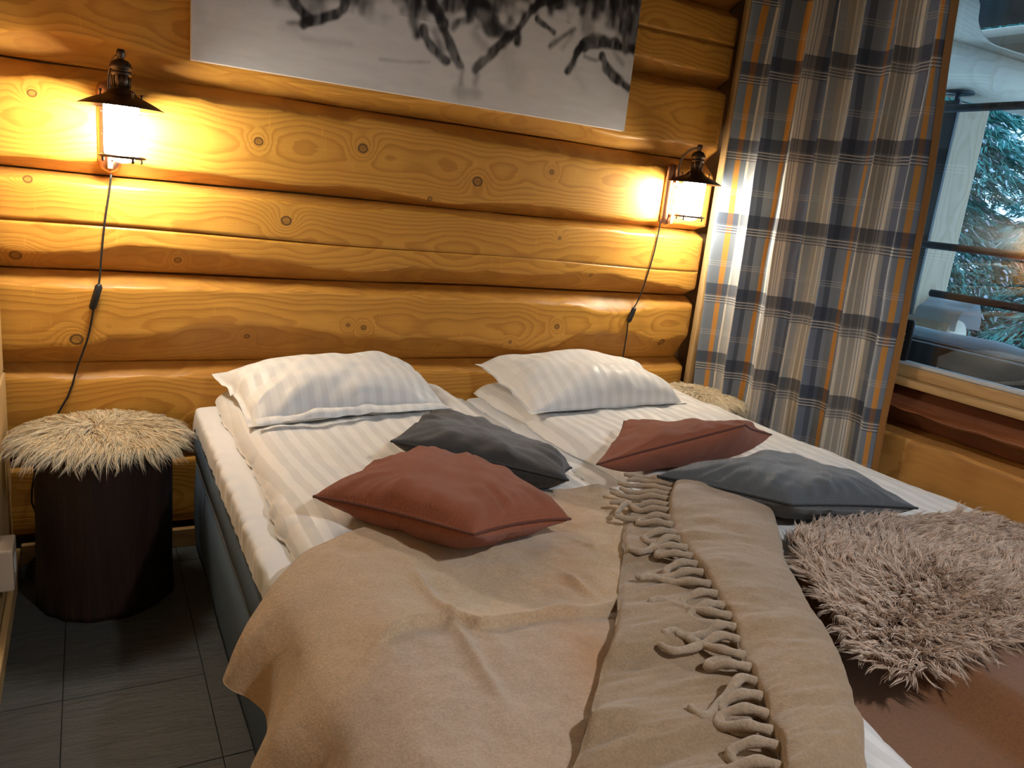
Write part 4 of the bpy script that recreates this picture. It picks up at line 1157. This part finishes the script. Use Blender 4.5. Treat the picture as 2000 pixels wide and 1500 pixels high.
zsk = lambda x, y: .5655 + .004*fbm(x*5, y*5, 0, 81)
rings = np.linspace(0, 1, 14)
HV = np.array([[*(ctr+(p-ctr)*r), 0] for p in ol for r in rings]); HV[:, 2] = zsk(HV[:, 0], HV[:, 1])+.006
part('hide', HV, grid_faces(len(ol), len(rings), True), M_hide, sk)
mn, mx = ol.min(0), ol.max(0)
cand = rng.uniform(mn, mx, (16000, 2)); cand = cand[inpoly(cand, ol)][:5600]
dv = cand-ctr; dn = np.linalg.norm(dv, axis=1)
fa = fbm(cand[:, 0]*3.2, cand[:, 1]*3.2, 0, 83)*1.6
dirs = np.stack([dv[:, 0]/(dn+.05), dv[:, 1]/(dn+.05), np.zeros(len(dv))], -1)
ca, sa = np.cos(fa), np.sin(fa)
dirs = np.stack([dirs[:, 0]*ca-dirs[:, 1]*sa, dirs[:, 0]*sa+dirs[:, 1]*ca, .75+.35*fbm(cand[:, 0]*9, cand[:, 1]*9, 0, 84)], -1)
dirs += rng.normal(0, .28, dirs.shape); dirs /= np.linalg.norm(dirs, axis=1)[:, None]
roots = np.c_[cand, zsk(cand[:, 0], cand[:, 1])+.006]
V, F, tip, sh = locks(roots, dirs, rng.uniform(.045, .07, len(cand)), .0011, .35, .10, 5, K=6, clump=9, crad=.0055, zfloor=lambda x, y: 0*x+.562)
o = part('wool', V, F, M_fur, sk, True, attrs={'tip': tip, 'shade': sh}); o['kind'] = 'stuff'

# ------------------------------------------------------------------ log stools with fur pads
def stool(x, y, r, h, seed, label):
    t = empty('log_stool', (x, y, 0)); tag(t, label, 'stool', 'log stools')
    na_, nz_ = 72, 30
    an = np.linspace(0, 2*math.pi, na_, endpoint=False)[:, None]; zz = np.linspace(0, h, nz_)[None]
    rad = r*(1+.04*fbm(np.cos(an)*1.6, np.sin(an)*1.6, zz*1.2, seed)+.02*fbm(np.cos(an)*7, np.sin(an)*7, zz*2, seed+1)+.025*sst(.12, 0, zz))
    V = np.stack([x+np.cos(an)*rad, y+np.sin(an)*rad, np.broadcast_to(zz, rad.shape)], -1).reshape(-1, 3)
    V = np.vstack([V, [[x, y, 0]]]); i = np.arange(na_); i2 = (i+1) % na_
    part('trunk', V, [grid_faces(na_, nz_, True), np.stack([i2*nz_, i*nz_, np.full(na_, na_*nz_)], -1)], M_bark, t)
    rp = rad[:, -1]
    rg = np.linspace(0, 1, 6)
    V = np.stack([x+np.cos(an)*rp[:, None]*rg[None], y+np.sin(an)*rp[:, None]*rg[None], np.full((na_, 6), h)], -1)
    V[:, -1, 2] -= .004
    part('sawn_top', V.reshape(-1, 3), grid_faces(na_, 6, True, flip=False), M_trimx, t, True)
    return t
def furpad(x, y, z, r, seed, label, n=1500):
    r_ = np.random.default_rng(seed)
    t = empty('fur_pad', (x, y, z)); tag(t, label, 'fur seat pad', 'fur pads on the log stools')
    na_ = 48; an = np.linspace(0, 2*math.pi, na_, endpoint=False)[:, None]; rg = np.linspace(0, 1, 10)[None]
    rad = r*(1+.05*fbm(np.cos(an)*2, np.sin(an)*2, 0, seed))
    zt = z + .020 - .014*rg**3 + 0*an
    V = np.stack([x+np.cos(an)*rad*rg, y+np.sin(an)*rad*rg, zt], -1)
    lowr = np.stack([x+np.cos(an[:, 0])*rad[:, 0], y+np.sin(an[:, 0])*rad[:, 0], np.full(na_, z+.0005)], -1)[:, None]
    cen = np.stack([np.full(na_, x), np.full(na_, y), np.full(na_, z+.0005)], -1)[:, None]
    V = np.concatenate([V, lowr, cen], 1)
    part('skin', V.reshape(-1, 3), grid_faces(na_, 12, True), M_hidew, t)
    a_ = r_.uniform(0, 6.283, n); q = np.sqrt(r_.uniform(0, 1, n))
    rr = r*(1+.05*fbm(np.cos(a_)*2, np.sin(a_)*2, 0, seed))*q*.985
    roots = np.stack([x+np.cos(a_)*rr, y+np.sin(a_)*rr, z+.019-.014*q**3], -1)
    sw = .5*fbm(roots[:, 0]*7, roots[:, 1]*7, 0, seed+2) + .15
    dirs = np.stack([np.cos(a_+sw)*(.55+q*.6), np.sin(a_+sw)*(.55+q*.6), .34-.30*q**2], -1)
    dirs += np.array([.25, -.1, 0])*(1-q[:, None]) + r_.normal(0, .12, dirs.shape)
    dirs /= np.linalg.norm(dirs, axis=1)[:, None]
    zfl = lambda X, Y: np.where(np.hypot(X-x, Y-y) < r*1.0, z+.004, z-.06)
    V, F, tip, sh = locks(roots, dirs, r_.uniform(.045, .080, n)*(.8+.35*q), .0010, .55, .13, seed+5, K=6, clump=9, crad=.0055, zfloor=zfl)
    V[:, 1] = np.minimum(V[:, 1], -.004)
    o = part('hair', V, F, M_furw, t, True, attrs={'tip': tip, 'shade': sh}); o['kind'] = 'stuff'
    return t
stool(.238, -.235, .168, .475, 5, 'dark log stool standing left of the left bed')
furpad(.232, -.232, .475, .172, 6, 'cream long-haired fur pad on the left log stool')
stool(2.442, -.225, .122, .505, 8, 'dark log stool in the corner behind the right pillow, by the curtain')
furpad(2.37, -.225, .505, .150, 9, 'yellow lit fur pad on the log stool by the curtain', 1300)

# ------------------------------------------------------------------ wall lamps
def lamp(x, label, cordpts, switch_at, seed):
    t = empty('wall_lamp', (x, 0, 1.28)); tag(t, label, 'lamp', 'brass lantern wall lamps')
    y = -.112
    bx = x-.045 if x < 1 else x-.045
    bx = x-.028
    # back plate: rounded upright bar
    zz = np.linspace(1.158, 1.405, 26); kk = np.clip(np.minimum(zz-1.158, 1.405-zz)/.03, 0, 1); w = np.sqrt(1-(1-kk)**2)
    an = np.linspace(0, 2*math.pi, 20, endpoint=False)
    V = np.array([[bx+.029*ww*math.cos(a_), -.004-.0 + (-.024*ww*max(math.sin(a_), 0) if math.sin(a_) > 0 else .002), z_] for z_, ww in zip(zz, np.maximum(w, .02)) for a_ in an])
    k = 20; m = len(zz); i = np.arange(m-1)[:, None]*k; j = np.arange(k)[None]; j2 = (j+1) % k
    part('back_plate', V, np.stack([i+j, i+j2, i+k+j2, i+k+j], -1).reshape(-1, 4), M_copper, t)
    # strap with screws
    MB().box(bx-.007, bx+.007, -.046, -.040, 1.170, 1.352, .002).build('strap', M_copper, t, False)
    for z_ in (1.20, 1.335): MB().box(bx-.005, bx+.005, -.042, -.024, z_-.006, z_+.006).build('spacer', M_copper, t, False)
    for z_ in (1.255, 1.31):
        m_ = MB(); P = np.array([[bx, -.044, z_], [bx, -.050, z_], [bx, -.052, z_]]); m_.tube(P, np.array([.005, .005, .002]), 10); m_.build('screw', M_screw, t)
    # arched arm
    ths = np.linspace(0, math.pi/2, 14)
    P = [[bx, -.043, 1.335], [bx, -.043, 1.385]] + [[bx+(x-bx)*(1-math.cos(a_)), -.043-(.069)*(1-math.cos(a_)), 1.395+.068*math.sin(a_)] for a_ in ths]
    MB().tube(spline(P, 40), .0042, 10).build('arm', M_bronze, t)
    c = (x, y, 0)
    # cap and finial
    MB().lathe([(0, 1.476), (.008, 1.475), (.011, 1.468), (.011, 1.460), (.007, 1.452), (.010, 1.449)], c, 24).build('finial', M_bronze, t)
    MB().lathe([(.008, 1.451), (.017, 1.448), (.024, 1.440), (.027, 1.431), (.027, 1.427), (.0235, 1.426), (.0235, 1.420), (.0255, 1.418), (.0255, 1.412), (.021, 1.410), (.0205, 1.380), (.024, 1.378), (.026, 1.374), (.028, 1.372)], c, 36).build('cap', M_bronze, t)
    ribs = MB()
    for q in range(10):
        a_ = q*math.pi/5; ribs.tube(np.array([[x+.0215*math.cos(a_), y+.0215*math.sin(a_), 1.381], [x+.0215*math.cos(a_), y+.0215*math.sin(a_), 1.395], [x+.0215*math.cos(a_), y+.0215*math.sin(a_), 1.409]]), .002, 6)
    ribs.build('cap_ribs', M_bronze, t)
    # conical shade, double walled
    MB().lathe([(.026, 1.376), (.032, 1.372), (.036, 1.366), (.048, 1.358), (.055, 1.356), (.078, 1.346), (.103, 1.333), (.104, 1.331), (.102, 1.331), (.078, 1.343), (.05, 1.352), (.026, 1.357), (.0, 1.358)], c, 48).build('shade', M_bronze, t)
    for q in range(4):
        a_ = q*math.pi/2 + .45
        MB().lathe([(0, .018), (.003, .018), (.004, .014), (.002, .010), (.003, .003), (.004, 0)], (x+.055*math.cos(a_), y+.055*math.sin(a_), 1.353), 10).build('knob', M_bronze, t)
    # frosted glass, lit
    MB().lathe([(0, 1.338), (.040, 1.338), (.043, 1.333), (.043, 1.216), (.040, 1.212), (0, 1.212)], c, 36).build('glass', M_glow if x < 1 else M_glow2, t)
    bl_ = MB().lathe([(.036, 1.2115), (.034, 1.204), (.026, 1.197), (.014, 1.192), (0, 1.190)], c, 28)
    bl_.build('bulb', M_bulb, t)
    # cage
    cg = MB()
    for q in range(4):
        a_ = q*math.pi/2 + .45
        cx_, cy_ = x+.050*math.cos(a_), y+.050*math.sin(a_)
        cg.tube(np.array([[cx_, cy_, 1.352], [cx_, cy_, 1.28], [cx_, cy_, 1.200]]), .0011, 6)
    for z_ in (1.318, 1.262):
        aa = np.linspace(0, 2*math.pi, 41); cg.tube(np.stack([x+.050*np.cos(aa), y+.050*np.sin(aa), np.full(41, z_)], -1), .0010, 6, cap=False)
    cg.build('wire_guard', M_bronze, t)
    MB().lathe([(.0445, 1.212), (.050, 1.211), (.058, 1.208), (.058, 1.204), (.050, 1.202), (.0445, 1.204), (.0445, 1.212)], c, 40).build('bottom_ring', M_bronze, t)
    for q in range(4):
        a_ = q*math.pi/2 + .45
        MB().lathe([(0, 0), (.002, 0), (.004, .004), (.003, .010), (.005, .012)], (x+.052*math.cos(a_), y+.052*math.sin(a_), 1.191), 8).build('foot_knob', M_bronze, t)
    # cable with in-line switch
    cd = MB().tube(spline(cordpts, 120), .0028, 8).build('cord', M_black, t)
    p0, p1 = [np.array(p) for p in switch_at]
    d = (p1-p0)/np.linalg.norm(p1-p0)
    C = np.array([p0-d*.008, p0-d*.007, p0, p0+(p1-p0)*.5, p1, p1+d*.007, p1+d*.008])
    sw = MB().tube(C, np.array([.004, .006, .0098, .0098, .0098, .006, .004]), 8)
    part('switch', np.concatenate(sw.V), sw.faces(), M_black, cd)
    return t
def w_(x, y, d=-.006): p = PY(x, y, d); return p
cl = [w_(217, 340, -.012), w_(214, 370), w_(205, 430), w_(198, 500), w_(194, 550, -.008), w_(187, 575, -.012), w_(180, 620, -.008), w_(170, 665), w_(150, 720), w_(134, 772),
      np.array([.10, -.012, .42]), np.array([.062, -.02, .30]), np.array([.05, -.03, .20]), np.array([.075, -.03, .14]), np.array([.055, -.04, .07]), np.array([.075, -.06, .012])]
cl += [np.array([.058+.022*math.cos(a_)*(1+.2*math.sin(a_*.37)), -.085+.045*math.sin(a_*1.03), .005+.0022*a_]) for a_ in np.linspace(1.2, 17, 34)]
lamp(.297, 'brass lantern wall lamp above the left log stool, glowing bright', cl, (w_(193, 560, -.013), w_(181, 600, -.013)), 1)
cr_ = [w_(1290, 430, -.012), w_(1286, 455), w_(1277, 495), w_(1262, 545), w_(1247, 585), w_(1239, 600, -.012), w_(1228, 625, -.012), w_(1224, 652), w_(1218, 690), w_(1212, 730), np.array([2.13, -.012, .50]), np.array([2.16, -.012, .3])]
lamp(2.268, 'brass lantern wall lamp seen from the side, next to the curtain', cr_, (w_(1238, 604, -.013), w_(1229, 626, -.013)), 2)

# ------------------------------------------------------------------ small things
s_ = empty('wall_socket', (.003, -.44, .2)); tag(s_, 'pale socket box low on the plank wall, left of the cable coil', 'socket')
MB().box(.001, .034, -.465, -.365, .155, .262, .005).build('box', M_white, s_, False)
MB().box(.0335, .0355, -.435, -.40, .19, .23, .001).build('socket_face', M_canvas, s_, False)
dv_ = empty('device', (2.60, -.955, .82)); tag(dv_, 'small black device with white tick marks standing at the window corner behind the curtain edge', 'device')
pa = PX(1775, 650, XW+.02)
MB().box(XW+.008, XW+.026, pa[1]-.016, pa[1]+.06, .818, .955, .008).build('case', M_black, dv_, False)
for i_, z_ in enumerate((.865, .885, .905)):
    MB().box(XW+.0065, XW+.0085, pa[1]+.002, pa[1]+.016, z_, z_+.003).build('tick_mark', M_chalk, dv_, False)

# added pendant, unseen behind the camera, as fill light for the beds
PL = (1.25, -2.70)
cl_ = empty('fill_pendant', (PL[0], PL[1], 2.0)); tag(cl_, 'added fill pendant with dark conical shade, unseen behind the camera', 'lamp')
def mk_bulb():
    t = NT('fill_bulb'); e = t.n('ShaderNodeEmission', {'Color': FILL_COL, 'Strength': FILL_GLOW}); t.t.links.new(e.outputs[0], t.out.inputs[0]); return t.m
MB().lathe([(0, 2.55), (.06, 2.55), (.06, 2.53), (.008, 2.52), (0, 2.52)], (*PL, 0), 24).build('canopy', M_bronze, cl_)
MB().tube(np.array([[*PL, 2.53], [*PL, 2.3], [*PL, 2.12]]), .004, 8).build('cable', M_black, cl_)
MB().lathe([(.0, 2.15), (.03, 2.15), (.045, 2.12), (.07, 2.09), (.19, 1.97), (.195, 1.955), (.188, 1.957), (.07, 2.08), (.0, 2.10)], (*PL, 0), 40).build('shade', M_bronze, cl_)
aa = np.linspace(math.pi/2, -math.pi/2, 14)
MB().lathe([(max(.0, .04*math.cos(a_)), 2.055+.045*math.sin(a_)) for a_ in aa], (*PL, 0), 24).build('bulb', mk_bulb(), cl_)
